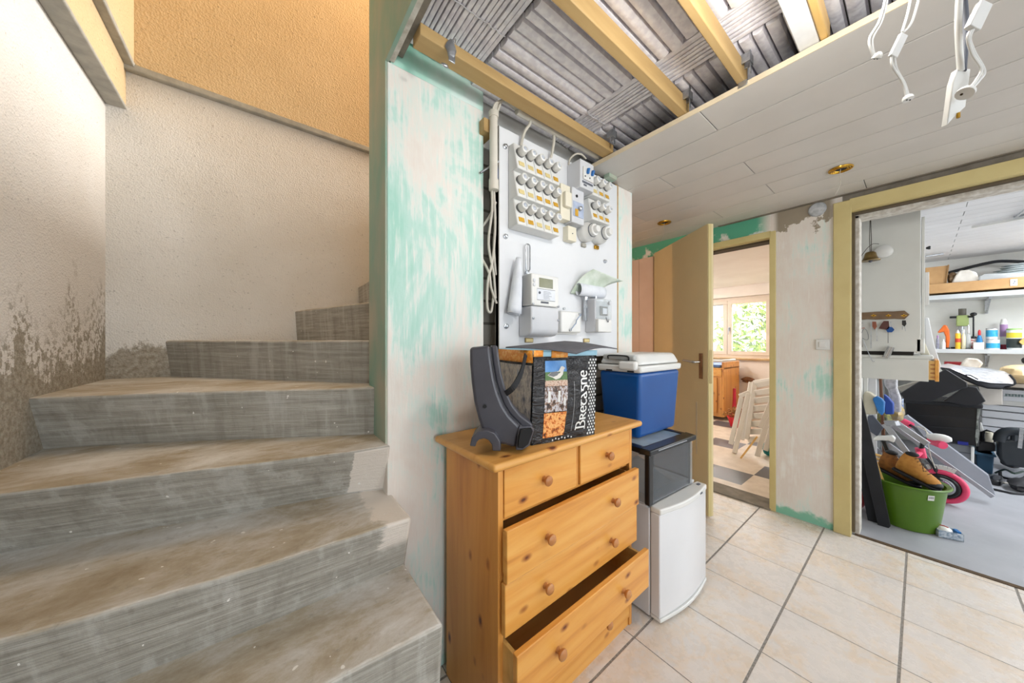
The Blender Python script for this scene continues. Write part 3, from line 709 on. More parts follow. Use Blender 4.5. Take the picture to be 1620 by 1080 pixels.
def fuse_block(x0, z0, n, ochre, label):
    """n screw fuses in a porcelain row; x0, z0 = lower left corner of the front"""
    w = 0.0506; dpt = YF - 1.02
    t = thing('fuse_block', label, 'fuse block', (x0 + n * w / 2, YF, z0), 0)
    b = MB(); b.hexa([(x0, YF, z0 - 0.0), (x0 + n * w, YF, z0), (x0 + n * w, YF, z0 + 0.124), (x0, YF, z0 + 0.124)],
                     [(x0 + .001, YF - dpt, z0 + 0.004), (x0 + n * w - .001, YF - dpt, z0 + 0.004), (x0 + n * w - .001, YF - dpt * 0.55, z0 + 0.122), (x0 + .001, YF - dpt * 0.55, z0 + 0.122)])
    b.build('housing', M['white_plastic'], t, bev=0.006, seg=3)
    zc = z0 + 0.078
    for i in range(n):
        xc = x0 + (i + 0.5) * w
        if i:
            g = MB(); g.hexa([(xc - w / 2 - .0008, YF - dpt - .0003, z0 + 0.006), (xc - w / 2 + .0008, YF - dpt - .0003, z0 + 0.006), (xc - w / 2 + .0008, YF - dpt, z0 + 0.008), (xc - w / 2 - .0008, YF - dpt, z0 + 0.008)],
                             [(xc - w / 2 - .0008, YF - dpt * .56 - .0008, z0 + 0.12), (xc - w / 2 + .0008, YF - dpt * .56 - .0008, z0 + 0.12), (xc - w / 2 + .0008, YF - dpt * .56, z0 + 0.12), (xc - w / 2 - .0008, YF - dpt * .56, z0 + 0.12)])
            g.build('joint_line', pm('joint_grey', (150, 150, 146), rough=0.7), t, smooth=False)
        r = MB(); r.lathe([(0.020, 0), (0.0205, 0.008), (0.018, 0.009)], (xc, YF - dpt * 0.72, zc), (0, -1, 0.12), 20); r.build('collar', pm('collar_grey', (110, 110, 108), rough=0.5), t)
        c = MB(); c.lathe([(0.015, 0), (0.0185, 0.004), (0.0190, 0.020), (0.0165, 0.031), (0.0115, 0.034), (0.0100, 0.0325), (0.0095, 0.030), (0.0, 0.030)], (xc, YF - dpt * 0.72 - 0.006, zc), (0, -1, 0.12), 20)
        cp = c.build('fuse_cap', M['white_plastic'], t)
        g = MB(); g.lathe([(0.0085, 0.0302), (0.0085, 0.0312), (0.0, 0.0312)], (xc, YF - dpt * 0.72 - 0.006, zc), (0, -1, 0.12), 16); g.build('sight_glass', pm('sight_glass', (200, 206, 214), (150, 156, 168), 60, 0.1), cp)
        l = MB(); l.obox((xc, YF - dpt * 0.905 - 0.0018, z0 + 0.028), (0.030, 0.0015, 0.020), rotmat(0, 0, R(-14)))
        l.build('label_plate', M['ochre'] if i in ochre else M['paleochre'], t, bev=0.0004)
    return t
fuse_block(0.829, 1.932, 5, (2, 4), 'row of five screw fuses, topmost on the meter board')
fuse_block(0.829, 1.816, 5, (2, 3, 4), 'row of five screw fuses, middle of the three stacked wide rows')
fuse_block(0.829, 1.700, 5, (0, 1, 4), 'row of five screw fuses, lowest of the three stacked wide rows')
fuse_block(1.318, 1.960, 3, (1, 2), 'block of three screw fuses tight against the breaker box with blue switches')
fuse_block(1.318, 1.836, 3, (0, 1, 2), 'block of three screw fuses directly above the two round porcelain fuses')

t = thing('breaker_box', 'light grey breaker box with blue switches at top of meter board', 'breaker box', (1.245, YF, 1.96))
b = MB(); b.box(1.198, 1.30, 1.0, YF, 1.960, 2.095); b.build('housing', M['grey_plastic'], t, bev=0.004)
b = MB(); b.box(1.214, 1.29, 0.992, 1.0, 2.00, 2.06); b.build('breaker_module', M['white_plastic'], t, bev=0.002)
for x in (1.238, 1.272):
    b = MB(); b.obox((x, 0.985, 2.040), (0.010, 0.016, 0.026), rotmat(0, 0, R(18))); b.build('toggle', M['brightblue'], t, bev=0.003)
    b = MB(); b.cyl((x - 0.014, 0.992, 2.014), (x - 0.014, 0.990, 2.014), 0.0035, n=10); b.build('test_button', M['black'], t)
b = MB(); b.box(1.212, 1.29, 0.9985, 1.0, 1.984, 1.994); b.box(1.222, 1.244, 0.9985, 1.0, 1.972, 1.980); b.build('marking_strip', M['ink'], t)

t = thing('time_switch', 'cream time switch with small dial between the fuse rows', 'time switch', (1.18, YF, 1.80))
b = MB(); b.box(1.106, 1.172, 1.04, YF, 1.80, 1.966); b.build('relay_body', M['cream_plastic'], t, bev=0.003)
b = MB(); b.box(1.118, 1.162, 1.02, 1.04, 1.855, 1.925); b.build('relay_head', M['cream_plastic'], t, bev=0.004)
b = MB(); b.box(1.174, 1.262, 1.03, YF, 1.795, 1.966); b.build('housing', M['grey_plastic'], t, bev=0.004)
b = MB(); b.box(1.180, 1.256, 1.0275, 1.03, 1.826, 1.898); b.build('dial_plate', pm('dial_plate', (176, 188, 210), (160, 172, 196), 40, 0.4), t)
b = MB(); b.box(1.192, 1.214, 1.026, 1.0275, 1.828, 1.862); b.build('dial_mark', M['ochre'], t)
b = MB(); b.lathe([(0.012, 0), (0.010, 0.012), (0.004, 0.016)], (1.224, 1.0275, 1.868), (0, -1, 0), 16); b.build('dial', M['steel'], t)
b = MB(); b.cyl((1.206, 1.031, 1.926), (1.206, 1.027, 1.926), 0.007, n=14); b.build('port', M['black'], t)

t = thing('junction_box', 'small cream box with one centre screw below the time switch', 'junction box', (1.198, YF, 1.712))
b = MB(); b.box(1.168, 1.229, 1.05, YF, 1.712, 1.783); b.build('cover', M['cream_plastic'], t, bev=0.003)
b = MB(); b.cyl((1.199, 1.05, 1.748), (1.199, 1.048, 1.748), 0.003, n=8); b.build('screw', M['ink'], t)
rf = []
for x, z, lab in ((1.318, 1.782, 'round porcelain fuse holder, the one touching its twin on the side of the cream box'), (1.425, 1.79, 'round porcelain fuse holder next to the bare wooden strip')):
    t = thing('fuse_holder', lab, 'fuse holder', (x, YF, z - 0.045))
    b = MB(); b.lathe([(0.046, 0), (0.049, 0.006), (0.050, 0.03), (0.046, 0.044), (0.034, 0.055), (0.033, 0.062)], (x, YF, z), (0, -1, 0), 32); b.build('base', M['white_plastic'], t)
    b = MB(); b.lathe([(0.030, 0.060), (0.031, 0.066), (0.028, 0.080), (0.019, 0.082), (0.018, 0.096), (0.016, 0.099), (0.0, 0.099)], (x, YF, z), (0, -1, 0), 28); b.build('screw_cap', M['white_plastic'], t)
    b = MB(); b.lathe([(0.0335, 0.061), (0.0335, 0.064), (0.030, 0.065)], (x, YF, z), (0, -1, 0), 28); b.build('ring', M['ink'], t)
    b = MB(); b.box(x - 0.016, x + 0.016, YF - 0.012, YF, z - 0.072, z - 0.052); b.build('label_plate', M['ledge'] if x < 1.4 else M['brass'], t, bev=0.002)

# electricity meter
t = thing('electricity_meter', 'large white electricity meter with grey display at centre of the board', 'meter', (0.97, YF, 1.25))
b = MB(); b.box(0.888, 1.050, 1.0, 1.062, 1.372, 1.507); b.build('upper_case', M['white_plastic'], t, bev=0.005, seg=3)
b = MB(); b.box(0.890, 1.048, 1.055, YF, 1.350, 1.503); b.build('back_case', pm('meter_blue_grey', (84, 96, 116), rough=0.4), t, bev=0.003)
prof = [(1.0, 1.37), (1.0, 1.275), (1.006, 1.256), (1.02, 1.245), (1.04, 1.241), (YF, 1.241), (YF, 1.37)]
b = MB(); b.hexa([(0.887, y, z) for y, z in prof], [(1.051, y, z) for y, z in prof]); b.build('terminal_cover', M['grey_plastic'], t, bev=0.007, seg=3)
b = MB(); b.box(0.930, 1.012, 0.9985, 1.0, 1.452, 1.492); b.build('display', pm('lcd_olive', (140, 142, 116), (128, 130, 106), 30, 0.2), t, bev=0.001)
b = MB(); b.box(0.918, 1.026, 0.9992, 1.0, 1.398, 1.444); b.build('rating_plate', M['paper'], t)
b = MB()
for i in range(6): b.box(0.955, 0.955 + random.uniform(0.03, 0.06), 0.9984, 0.9992, 1.404 + i * 0.006, 1.4052 + i * 0.006)
b.box(0.918, 1.026, 0.9984, 0.9992, 1.444, 1.4455); b.box(0.918, 1.026, 0.9984, 0.9992, 1.3965, 1.398); b.box(0.94, 0.985, 0.9984, 0.9995, 1.384, 1.392)
b.build('plate_print', M['ink'], t, smooth=False)
b = MB(); b.cyl((0.932, 0.9992, 1.428), (0.932, 0.9975, 1.428), 0.006, n=12); b.build('optical_port', M['ink'], t)
for z in (1.478, 1.460):
    b = MB(); b.lathe([(0.008, 0), (0.008, 0.002), (0.006, 0.003), (0, 0.003)], (0.902, 1.0, z), (0, -1, 0), 12); b.build('button', M['grey_plastic'], t)
b = MB()
for x, z in ((0.893, 1.378), (1.045, 1.375), (0.896, 1.318), (1.044, 1.315)): b.lathe([(0.005, 0), (0.005, 0.004), (0.002, 0.006)], (x, 0.998, z), (0, -1, 0), 8)
b.build('sealing_screws', M['steel'], t)
b = MB(); b.tube([(0.926, YF - 0.015, 1.50), (0.926, YF - 0.017, 1.52), (0.914, YF - 0.017, 1.54), (0.914, YF - 0.017, 1.635)] + [(0.926 - 0.012 * math.cos(a), YF - 0.017, 1.638 + 0.012 * math.sin(a)) for a in (0.4, 0.9, 1.57, 2.2, 2.8)] + [(0.938, YF - 0.017, 1.635), (0.938, YF - 0.017, 1.54), (0.926, YF - 0.017, 1.52)], 0.0032, 8)
b.build('hanging_hook', M['steel'], t)
b = MB(); b.lathe([(0.010, 0), (0.010, 0.008), (0.004, 0.010)], (0.926, YF - 0.010, 1.525), (0, -1, 0), 12); b.build('hook_nut', M['steel'], t)

# rolled plan behind the meter
b = MB(); p0 = Vector((0.862, 1.055, 1.575)); p1 = Vector((0.822, 1.050, 1.335)); ax = (p1 - p0).normalized(); sd = ax.cross(Vector((0, 1, 0))).normalized()
def rollf(i, j):
    a = j * 4.6 + 0.4; r = (0.012 + 0.03 * i) * (0.85 + 0.2 * j); c = p0.lerp(p1, i) + Vector((0.020 * i, 0, 0))
    return c + sd * math.cos(a) * r + Vector((0, 1, 0)) * math.sin(a) * min(r, 0.026)
b.grid(rollf, 10, 24)
tag(b.build('paper_roll', M['paper'], None, solid=0.0008), 'rolled bluish paper plan tucked behind the large meter', 'paper')
# sealed terminal box
t = thing('terminal_box', 'white sealed terminal box between the two meters', 'terminal box', (1.19, YF, 1.257))
b = MB(); b.box(1.108, 1.252, 1.04, YF, 1.262, 1.366); b.build('cover', M['white_plastic'], t, bev=0.008, seg=3)
b = MB(); b.box(1.100, 1.258, 1.070, YF, 1.255, 1.266); b.build('base', M['white_plastic'], t, bev=0.002)
for x, z in ((1.236, 1.355), (1.168, 1.274), (1.126, 1.375)):
    b = MB(); b.lathe([(0.006, 0), (0.006, 0.008), (0.003, 0.010)], (x, 1.042, z), (0, -1, 0), 10); b.build('screw', M['steel'], t)
b = MB(); pts = [(1.168 + 0.068 * i / 12, 1.030 + 0.004 * math.sin(i), 1.274 + 0.081 * i / 12 + 0.002 * math.sin(i * 2.1)) for i in range(13)]; b.tube(pts, 0.0025, 6); b.build('seal_wire', pm('seal_wire', (150, 166, 190), rough=0.4, metal=0.5), t)
# small meter with clear cover
t = thing('electricity_meter', 'narrow white meter under a clear cover by the wooden strip', 'meter', (1.39, YF, 1.265))
b = MB(); b.box(1.337, 1.452, 1.02, YF, 1.268, 1.44); b.build('case', M['grey_plastic'], t, bev=0.005, seg=3)
b = MB(); b.box(1.337, 1.450, 1.0, 1.02, 1.268, 1.335); b.build('terminal_cover', M['white_plastic'], t, bev=0.004)
b = MB(); b.box(1.340, 1.450, 1.0, 1.019, 1.337, 1.438); b.build('clear_cover', pm('clear_cover', (224, 236, 240), rough=0.05, alpha=0.28, trans=0.3), t, bev=0.004)
b = MB(); b.box(1.372, 1.432, 1.012, 1.0195, 1.355, 1.402); b.build('window_frame', pm('frame_grey', (120, 118, 114), rough=0.5), t, bev=0.002)
b = MB(); b.box(1.384, 1.42, 1.008, 1.012, 1.362, 1.392); b.build('dial_plate', M['paper'], t)
b = MB(); b.lathe([(0.010, 0), (0.010, 0.012), (0.006, 0.014)], (1.428, 1.004, 1.42), (0, -1, 0), 14); b.build('knob', M['grey_plastic'], t)
b = MB(); b.tube(spline([(1.40, 1.0, 1.345), (1.404, 0.996, 1.33), (1.41, 0.994, 1.32), (1.418, 0.996, 1.335)], 4), 0.0018, 6); b.build('seal', M['ink'], t)
b = MB(); b.box(1.300, 1.322, 1.055, 1.066, 1.325, 1.452); b.box(1.304, 1.318, 1.050, 1.055, 1.39, 1.405); b.build('side_bracket', M['steel'], t, bev=0.002)
b = MB(); b.box(1.372, 1.386, 1.045, 1.052, 1.435, 1.475); b.build('top_bracket', M['steel'], t, bev=0.002)
# booklet and sheets behind it
def sheet(name, label, c0, c1, c2, c3, m, sag, cat='paper'):
    c0, c1, c2, c3 = map(Vector, (c0, c1, c2, c3))
    b = MB(); b.grid(lambda i, j: c0.lerp(c1, i).lerp(c3.lerp(c2, i), j) + Vector(sag) * math.sin(math.pi * j) * 1.0, 8, 14)
    return tag(b.build(name, m, None, solid=0.001), label, cat)
g = pm('booklet', (214, 222, 212), (176, 192, 172), 14, 0.7)
sheet('open_booklet', 'pale green booklet bent forward, top of the papers on the narrow meter', (1.215, 1.08, 1.46), (1.40, 1.08, 1.46), (1.53, 0.985, 1.545), (1.335, 1.03, 1.59), g, (0, 0.006, 0.018), 'booklet')
b = MB()
p0 = Vector((1.25, 1.055, 1.49)); p1 = Vector((1.455, 1.055, 1.49))
b.grid(lambda i, j: p0.lerp(p1, i) + Vector((0, 0.020 * math.cos(j * 5.6 + 0.8), 0.026 * math.sin(j * 5.6 + 0.8) - 0.018 * j)), 10, 24)
tag(b.build('paper_roll', M['paper'], None, solid=0.0008), 'printed sheets rolled lengthwise on top of the narrow meter', 'paper')
for x, lab in ((0.945, 'small brass frame label under the large meter'), (1.345, 'small brass frame label under the narrow meter')):
    t = thing('name_plate', lab, 'label', (x, YF, 1.215))
    b = MB(); b.box(x - 0.024, x + 0.024, YF - 0.006, YF, 1.215, 1.236); b.build('plate_frame', pm('plate_brass', (150, 130, 84), rough=0.4, metal=0.5), t, bev=0.002)
    b = MB(); b.box(x - 0.019, x + 0.019, YF - 0.007, YF - 0.006, 1.219, 1.232); b.build('card', M['paleochre'], t)

# conduits and wiring
t = thing('conduit', 'grey plastic pipe run bending over the top of the meter board', 'conduit', (1.1, 1.06, 1.86))
b = MB(); b.tube([(0.845, 1.045, 2.188), (1.02, 1.045, 2.189), (1.20, 1.045, 2.190), (1.56, 1.045, 2.19)], 0.0145, 14); b.build('long_pipe', M['pvc'], t)
b = MB(); b.tube([(0.738, 1.062, 1.87), (0.738, 1.062, 2.135)], 0.0165, 14); b.build('riser_pipe', M['pvc'], t)
b = MB(); b.lathe([(0.020, 0), (0.021, 0.022), (0.018, 0.026)], (0.738, 1.062, 2.122), (0, 0, 1), 16); b.build('coupling', M['pvc'], t)
b = MB(); b.tube([(0.738, 1.062, 1.83), (0.738, 1.062, 1.872)], 0.0195, 14); b.build('end_sleeve', M['pvc'], t)
b = MB()
for i in range(4):
    o = (i - 1.5) * 0.007
    b.tube(spline([(0.738 + o, 1.058, 2.13), (0.745 + o, 1.053 - abs(o), 2.17 + 0.3 * o), (0.785, 1.048 + o, 2.205 + 0.5 * o), (0.83, 1.045 + o, 2.200 + 0.4 * o), (0.87, 1.045 + o * 0.6, 2.191)], 5), 0.005, 8)
b.build('loop_of_wires', M['cable'], t)
for pts, lab in (([(0.920, 1.046, 2.185), (0.915, 1.044, 2.16), (0.898, 1.055, 2.13), (0.893, 1.07, 2.09), (0.893, 1.078, 2.05)], 'flat grey cable dropping from the pipe to the first fuses'),
                 ([(1.07, 1.05, 2.185), (1.07, 1.05, 2.15), (1.068, 1.06, 2.10), (1.066, 1.075, 2.05)], 'flat grey cable dropping from the pipe to the last fuses of the top row'),
                 ([(1.30, 1.05, 2.15), (1.26, 1.045, 2.155), (1.222, 1.05, 2.145), (1.205, 1.07, 2.125), (1.205, 1.08, 2.10)], 'thin grey wires looping into the breaker box')):
    b = MB(); b.tube(spline(pts, 5), 0.0065 if 'flat' in lab else 0.0045, 8); tag(b.build('cable', M['cable'], None), lab, 'cable')
b = MB(); b.box(0.700, 0.752, 1.075, 1.18, 2.065, 2.118); tag(b.build('wood_block', M['batten'], None, bev=0.002), 'orange brown wood block stuck behind the grey riser pipe', 'wood block')
b = MB(); b.box(1.50, 1.57, 1.05, 1.085, 2.125, 2.160); tag(b.build('plasterboard_scrap', M['plaster_green'], None), 'green plasterboard scrap wedged over the right end of the pipe', 'scrap')
rn = random.Random(5)
cabs = [([(0.735, 1.07, 1.84), (0.742, 1.08, 1.75), (0.732, 1.09, 1.62), (0.757, 1.09, 1.50), (0.770, 1.095, 1.40)], 'pale cable hanging straight down from the riser pipe'),
        ([(0.744, 1.07, 1.84), (0.758, 1.08, 1.70), (0.752, 1.09, 1.56), (0.728, 1.09, 1.46), (0.733, 1.10, 1.36), (0.752, 1.10, 1.345), (0.765, 1.10, 1.42)], 'pale cable looping low in the recess before turning up'),
        ([(0.725, 1.12, 1.70), (0.745, 1.10, 1.74), (0.768, 1.09, 1.80)], 'short pale cable slanting across the top of the recess'),
        ([(0.722, 1.12, 1.56), (0.735, 1.09, 1.50), (0.745, 1.09, 1.44), (0.775, 1.095, 1.38)], 'pale cable curving across the recess behind the board'),
        ([(0.770, 1.10, 1.68), (0.758, 1.09, 1.62), (0.762, 1.09, 1.55), (0.775, 1.10, 1.50)], 'pale cable bowed tight along the edge of the board')]
for pts, lab in cabs:
    b = MB(); b.tube(spline(pts, 7), 0.0052, 8); tag(b.build('cable', M['cable'], None), lab, 'cable', 'cables in the recess beside the board')
for i, (c, n) in enumerate((((170, 70, 60), 'red'), ((60, 90, 150), 'blue'))):
    b = MB(); b.tube(spline([(0.752 + i * .006, 1.075, 1.98), (0.766 + i * .004, 1.078, 1.93), (0.762 + i * .006, 1.078, 1.88), (0.755 + i * .006, 1.085, 1.84)], 5), 0.0022, 6)
    tag(b.build('thin_wire', pm(n + '_wire', c, rough=0.5), None), 'thin %s wire bowed between the riser pipe and the board' % n, 'wire')
b = MB(); b.tube([(0.700, 1.10, 1.905), (0.762, 1.06, 1.955)], 0.0042, 8); tag(b.build('pipe_clamp', M['steel'], None), 'slanted rusty clamp rod across the riser pipe', 'clamp')

# ------------------------------------------------------------------ ceiling spot rings and loose lamp wires
for (u, v), lab, w in (((1330, 266), 'brass spot ring in the white boards nearest the large opening', 0.2), ((1051, 351), 'brass spot ring in the white boards above the open door', 0.2)):
    p = at(u, v, z=ZC); t = thing('spot_ring', lab, 'ceiling spot', (p.x, p.y, ZC - 0.005))
    b = MB()
    for r in (0.045, 0.036, 0.027): b.tube([(r * math.cos(a), r * math.sin(a), 0.001) for a in [2 * math.pi * i / 30 for i in range(30)]], 0.0042, 8, closed=True)
    b.build('ring', M['brass'], t, local=True)
    b = MB(); b.lathe([(0.024, 0.001), (0.024, 0.003), (0.0, 0.003)], (0, 0, 0), (0, 0, 1), 24); b.build('hole', M['dark'], t, local=True)
    b = MB(); b.tube(spline([(0.0, 0.0, 0.002), (0.006, 0.004, -0.03), (0.004, 0.0, -0.07), (-0.008, 0.01, -0.11), (-0.02, 0.02, -0.135)], 6), 0.0012, 6); b.build('wire', M['cable'], t, local=True)
Mw = M['white_plastic']
def wire(pix, d, r, n=6, off=0.0):
    return spline([at(u, v, d=dd) + Vector((off, off, 0)) for (u, v), dd in zip(pix, d)], n)
def socket(b, p, dirv, r=0.0075):
    b.lathe([(r, 0), (r, 0.004), (r * 0.8, 0.007), (r * 0.3, 0.010)], p, dirv, 14)
def lampwire(label, d, cables, conns, sock, sdir, m=None, sr=0.0075, cr=0.0019):
    p = at(*cables[0][0], d=d[0]); t = thing('lamp_wire', label, 'lamp wire', (p.x, p.y, p.z))
    for c in cables:
        b = MB(); b.tube(wire(c[:len(c)], [d[0] + (d[1] - d[0]) * i / max(1, len(c) - 1) for i in range(len(c))], cr), cr, 7); b.build('wire', m or Mw, t)
    for (c0, c1, w, th) in conns:
        a0 = at(*c0, d=d[1]); a1 = at(*c1, d=d[1]); b = MB(); b.bar(a0, a1, w, th, up=(-_c, -_s, 0)); b.build('terminal_strip', Mw, t, bev=0.001)
    b = MB(); sp = at(*sock, d=d[1]); socket(b, sp, sdir, sr); so = b.build('lamp_socket', Mw, t)
    b = MB()
    for o in (-0.4, 0.4): q = sp - Vector(sdir).normalized() * 0.0005 + Vector((_s, -_c, 0)) * o * sr; b.cyl(q, q - Vector(sdir).normalized() * 0.001, sr * 0.16, n=8)
    b.build('pin_hole', M['black'], so)
    return t
lampwire('white twin lamp wire with socket only, hanging in front of the foil', (0.62, 0.62), [[(1407, -30), (1392, 30), (1375, 62), (1382, 90)], [(1410, -30), (1396, 30), (1380, 62), (1384, 90)]], [], (1386, 92), (-0.3, -0.5, 0.8))
lampwire('white lamp wire with short terminal strip and small round socket', (0.60, 0.60), [[(1444, -20), (1436, 20), (1427, 50)], [(1458, -20), (1446, 25), (1438, 42), (1429, 50)], [(1410, 90), (1412, 105), (1428, 130), (1434, 152)], [(1415, 90), (1418, 108), (1431, 132), (1437, 152)]], [((1429, 55), (1412, 90), 0.014, 0.006)], (1437, 157), (0.1, 0.2, 1))
lampwire('white lamp wire with upper terminal block and socket in front of the long strip', (0.485, 0.485), [[(1552, -25), (1552, 0), (1552, 6)], [(1535, 48), (1531, 60), (1538, 85), (1552, 108), (1545, 125), (1535, 138)], [(1539, 46), (1534, 62), (1542, 84), (1557, 112), (1548, 128), (1537, 140)]], [((1557, 6), (1538, 46), 0.018, 0.008)], (1526, 148), (0.5, -0.4, 0.8), sr=0.010)
t = thing('transformer_strip', 'long white connector strip hanging lowest from two thick wires', 'connector', tuple(at(1518, 150, d=0.5)))
b = MB(); b.tube(wire([(1519, -25), (1516, 40), (1520, 112)], [.5, .5, .5], .004), 0.0038, 10); b.build('thick_wire', Mw, t)
b = MB(); b.tube(wire([(1523, -25), (1528, 40), (1524, 112)], [.51, .51, .5], .004), 0.0034, 10); b.build('thick_wire', M['ink'], t)
a = [at(u, v, d=0.5) for u, v in ((1515, 108), (1536, 108), (1528, 168), (1510, 184), (1499, 197), (1508, 130))]
b = MB(); b.slab(a, Vector((_c, _s, 0)) * 0.008); b.build('strip_body', Mw, t, bev=0.0012)
b = MB(); q = at(1516, 182, d=0.499); b.obox(q, (0.003, 0.003, 0.008), rotmat(YAW)); b.build('metal_contact', M['brass'], t)

# ------------------------------------------------------------------ chest of drawers (local: x along the front, y to the wall)
CW, CDp, CT = 0.722, 0.315, 0.853
t = thing('chest_of_drawers', 'knotty pine chest of drawers with round wooden knobs and drawers left ajar', 'chest of drawers', (0.541, 0.757, 0), R(1.3))
L = dict(local=True)
b = MB(); b.box(-0.038, CW + 0.038, -0.034, CDp + 0.022, CT, CT + 0.024); o = b.build('top', M['pine_top'], t, bev=0.011, seg=4, **L)
for x in (0, CW - 0.018):
    b = MB(); b.box(x, x + 0.018, 0, CDp, 0.0, CT); b.build('side_panel', M['pine_z'], t, bev=0.0015, **L)
    b = MB(); b.box(x - 0.001 if x == 0 else x, x + 0.018 if x == 0 else x + 0.019, -0.002, 0.03, 0.0, CT); b.build('corner_post', M['pine_z'], t, bev=0.001, **L)
b = MB(); b.box(0.018, CW - 0.018, CDp - 0.008, CDp, 0.03, CT); b.build('back_panel', M['pine_z'], t, **L)
b = MB()
for z in (0.036, 0.199, 0.362, 0.526, 0.692): b.box(0.018, CW - 0.018, 0.012, CDp - 0.01, z - 0.008, z)
b.box(CW / 2 - 0.008, CW / 2 + 0.008, 0.004, CDp - 0.01, 0.692, CT); b.build('rails', M['pine_z'], t, **L)
b = MB(); b.box(0.018, CW - 0.018, 0.004, 0.02, 0, 0.034); b.build('plinth', M['pine_x'], t, **L)
def knob(b, x, y, z): b.lathe([(0.010, 0), (0.008, 0.006), (0.0075, 0.010), (0.013, 0.014), (0.0165, 0.019), (0.0165, 0.024), (0.011, 0.029), (0, 0.030)], (x, y, z), (0, -1, 0), 22)
def drawer(x0, x1, z0, z1, pull, knobs, tilt=0.0):
    f = MB(); y = -pull
    f.box(x0, x1, y - 0.004, y + 0.015, z0, z1); d = f.build('drawer', M['pine_x'], t, bev=0.0025, **L)
    bx = MB(); h = z1 - 0.022
    bx.box(x0 + 0.012, x0 + 0.024, y + 0.015, y + 0.29, z0 + 0.012, h); bx.box(x1 - 0.024, x1 - 0.012, y + 0.015, y + 0.29, z0 + 0.012, h)
    bx.box(x0 + 0.012, x1 - 0.012, y + 0.28, y + 0.29, z0 + 0.012, h); bx.box(x0 + 0.012, x1 - 0.012, y + 0.015, y + 0.29, z0 + 0.012, z0 + 0.018)
    bx.build('drawer_box', M['pine_pale'], d, bev=0.001, **L)
    for kx in knobs:
        k = MB(); knob(k, kx, y - 0.004, (z0 + z1) / 2); k.build('knob', M['knob'], d, **L)
drawer(0.021, CW / 2 - 0.011, 0.699, 0.845, 0.0, [0.185])
drawer(CW / 2 + 0.011, CW - 0.021, 0.699, 0.845, 0.0, [0.535])
drawer(0.004, CW - 0.004, 0.531, 0.683, 0.034, [0.165, 0.525])
drawer(0.004, CW - 0.004, 0.374, 0.524, 0.025, [0.165, 0.525])
drawer(0.004, CW - 0.004, 0.208, 0.362, 0.078, [0.165, 0.525])
drawer(0.021, CW - 0.021, 0.040, 0.194, 0.0, [0.165, 0.525])
CZ = CT + 0.024

# ------------------------------------------------------------------ curved dark grey appliance housing
p0 = at(775, 708, z=CZ); ez = Vector((0, 0, 1))
ex = Vector((0.79, -0.61, 0)).normalized(); ey = Vector((0.61, 0.79, 0)).normalized()
ddep = 1.0
def dv(u, v, off=0.0, dep=None):
    return at(u, v, d=(dep or ddep)) + Vector((_c, _s, 0)) * off
t = thing('appliance_housing', 'dark grey curved plastic housing with arched foot standing at the corner of the chest', 'appliance', tuple(p0))
outer = [(743, 549), (752, 546), (768, 544), (790, 543)]
leftc = [(743, 549), (744, 575), (747, 605), (751, 635), (757, 660), (765, 684), (776, 700), (795, 708), (815, 713), (822, 713)]
inner = [(786, 546), (789, 566), (793, 592), (800, 618), (810, 640), (824, 658), (843, 673)]
prof = leftc + [(820, 690), (822, 684), (843, 676)] + inner[::-1]
def polyslab(b, pix, dep, th, tilt=0.0, um=790):
    """outline standing in a plane facing the room, thickness th going away from the viewer side"""
    fr = [at(u, v, d=dep + (u - um) * tilt) for u, v in pix]
    return b.slab(fr, Vector((0.55, 0.83, 0)) * th)
b = MB(); body = [(743, 549), (743.5, 575), (746, 605), (750, 635), (756, 660), (764, 684), (772, 698), (800, 704), (816, 708), (818, 700), (820, 688), (826, 678), (820, 670), (806, 656), (796, 640), (789, 622), (783, 600), (779, 575), (775, 546)]
polyslab(b, body, 0.985, 0.085); b.build('shell', M['anthracite'], t, bev=0.010, seg=4)
b = MB(); nar = [(776, 546), (780, 575), (784, 600), (790, 621), (797, 639), (807, 655), (821, 669), (828, 678), (844, 674), (840, 668), (824, 656), (811, 640), (801, 618), (794, 592), (790, 566), (787, 546)]
polyslab(b, nar, 1.005, 0.075); b.build('inner_shell', M['anthracite'], t, bev=0.006, seg=3)
b = MB(); mouth = [(821, 674), (842, 673), (845, 680), (838, 705), (826, 712), (816, 712), (818, 695)]
fr = [at(u, v, d=0.975 + (u - 820) * 0.0016) for u, v in mouth]; hole = [at(u, v, d=0.958 + (u - 820) * 0.0016) for u, v in [(824, 679), (841, 677), (843, 682), (836, 702), (827, 709), (820, 708), (821, 693)]]
b.slab(fr, Vector((0.55, 0.83, 0)) * 0.07); b.build('mouth', M['anthracite'], t, bev=0.004)
b = MB(); b.slab(hole, Vector((0.55, 0.83, 0)) * 0.012); b.build('opening', pm('hollow_dark', (10, 10, 12), rough=0.9), t, bev=0.001)
b = MB(); b.tube([at(u, v, d=1.0 - 0.012) for u, v in [(776, 547), (779, 575), (783.5, 600), (789.5, 621), (796.5, 639), (806.5, 655), (820.5, 669), (827, 676)]], 0.0013, 6); b.build('seam', M['black'], t)
b = MB(); q = at(767, 642, d=0.984); b.lathe([(0.006, 0), (0.006, 0.003), (0, 0.003)], q, (-.55, -.83, 0), 14); b.build('screw_hole', M['black'], t)
b = MB(); pts = [at(u, v, d=0.955) for u, v in [(743, 705), (746, 692), (756, 682), (770, 680), (783, 685), (791, 697), (792, 713)]]; pts2 = [at(u, v, d=0.955) for u, v in [(779, 713), (778, 703), (773, 696), (766, 693), (758, 695), (753, 700), (752, 706)]]
b.slab(pts + pts2, Vector((0.62, 0.78, 0)) * 0.09); b.build('arched_foot', M['anthracite'], t, bev=0.003)

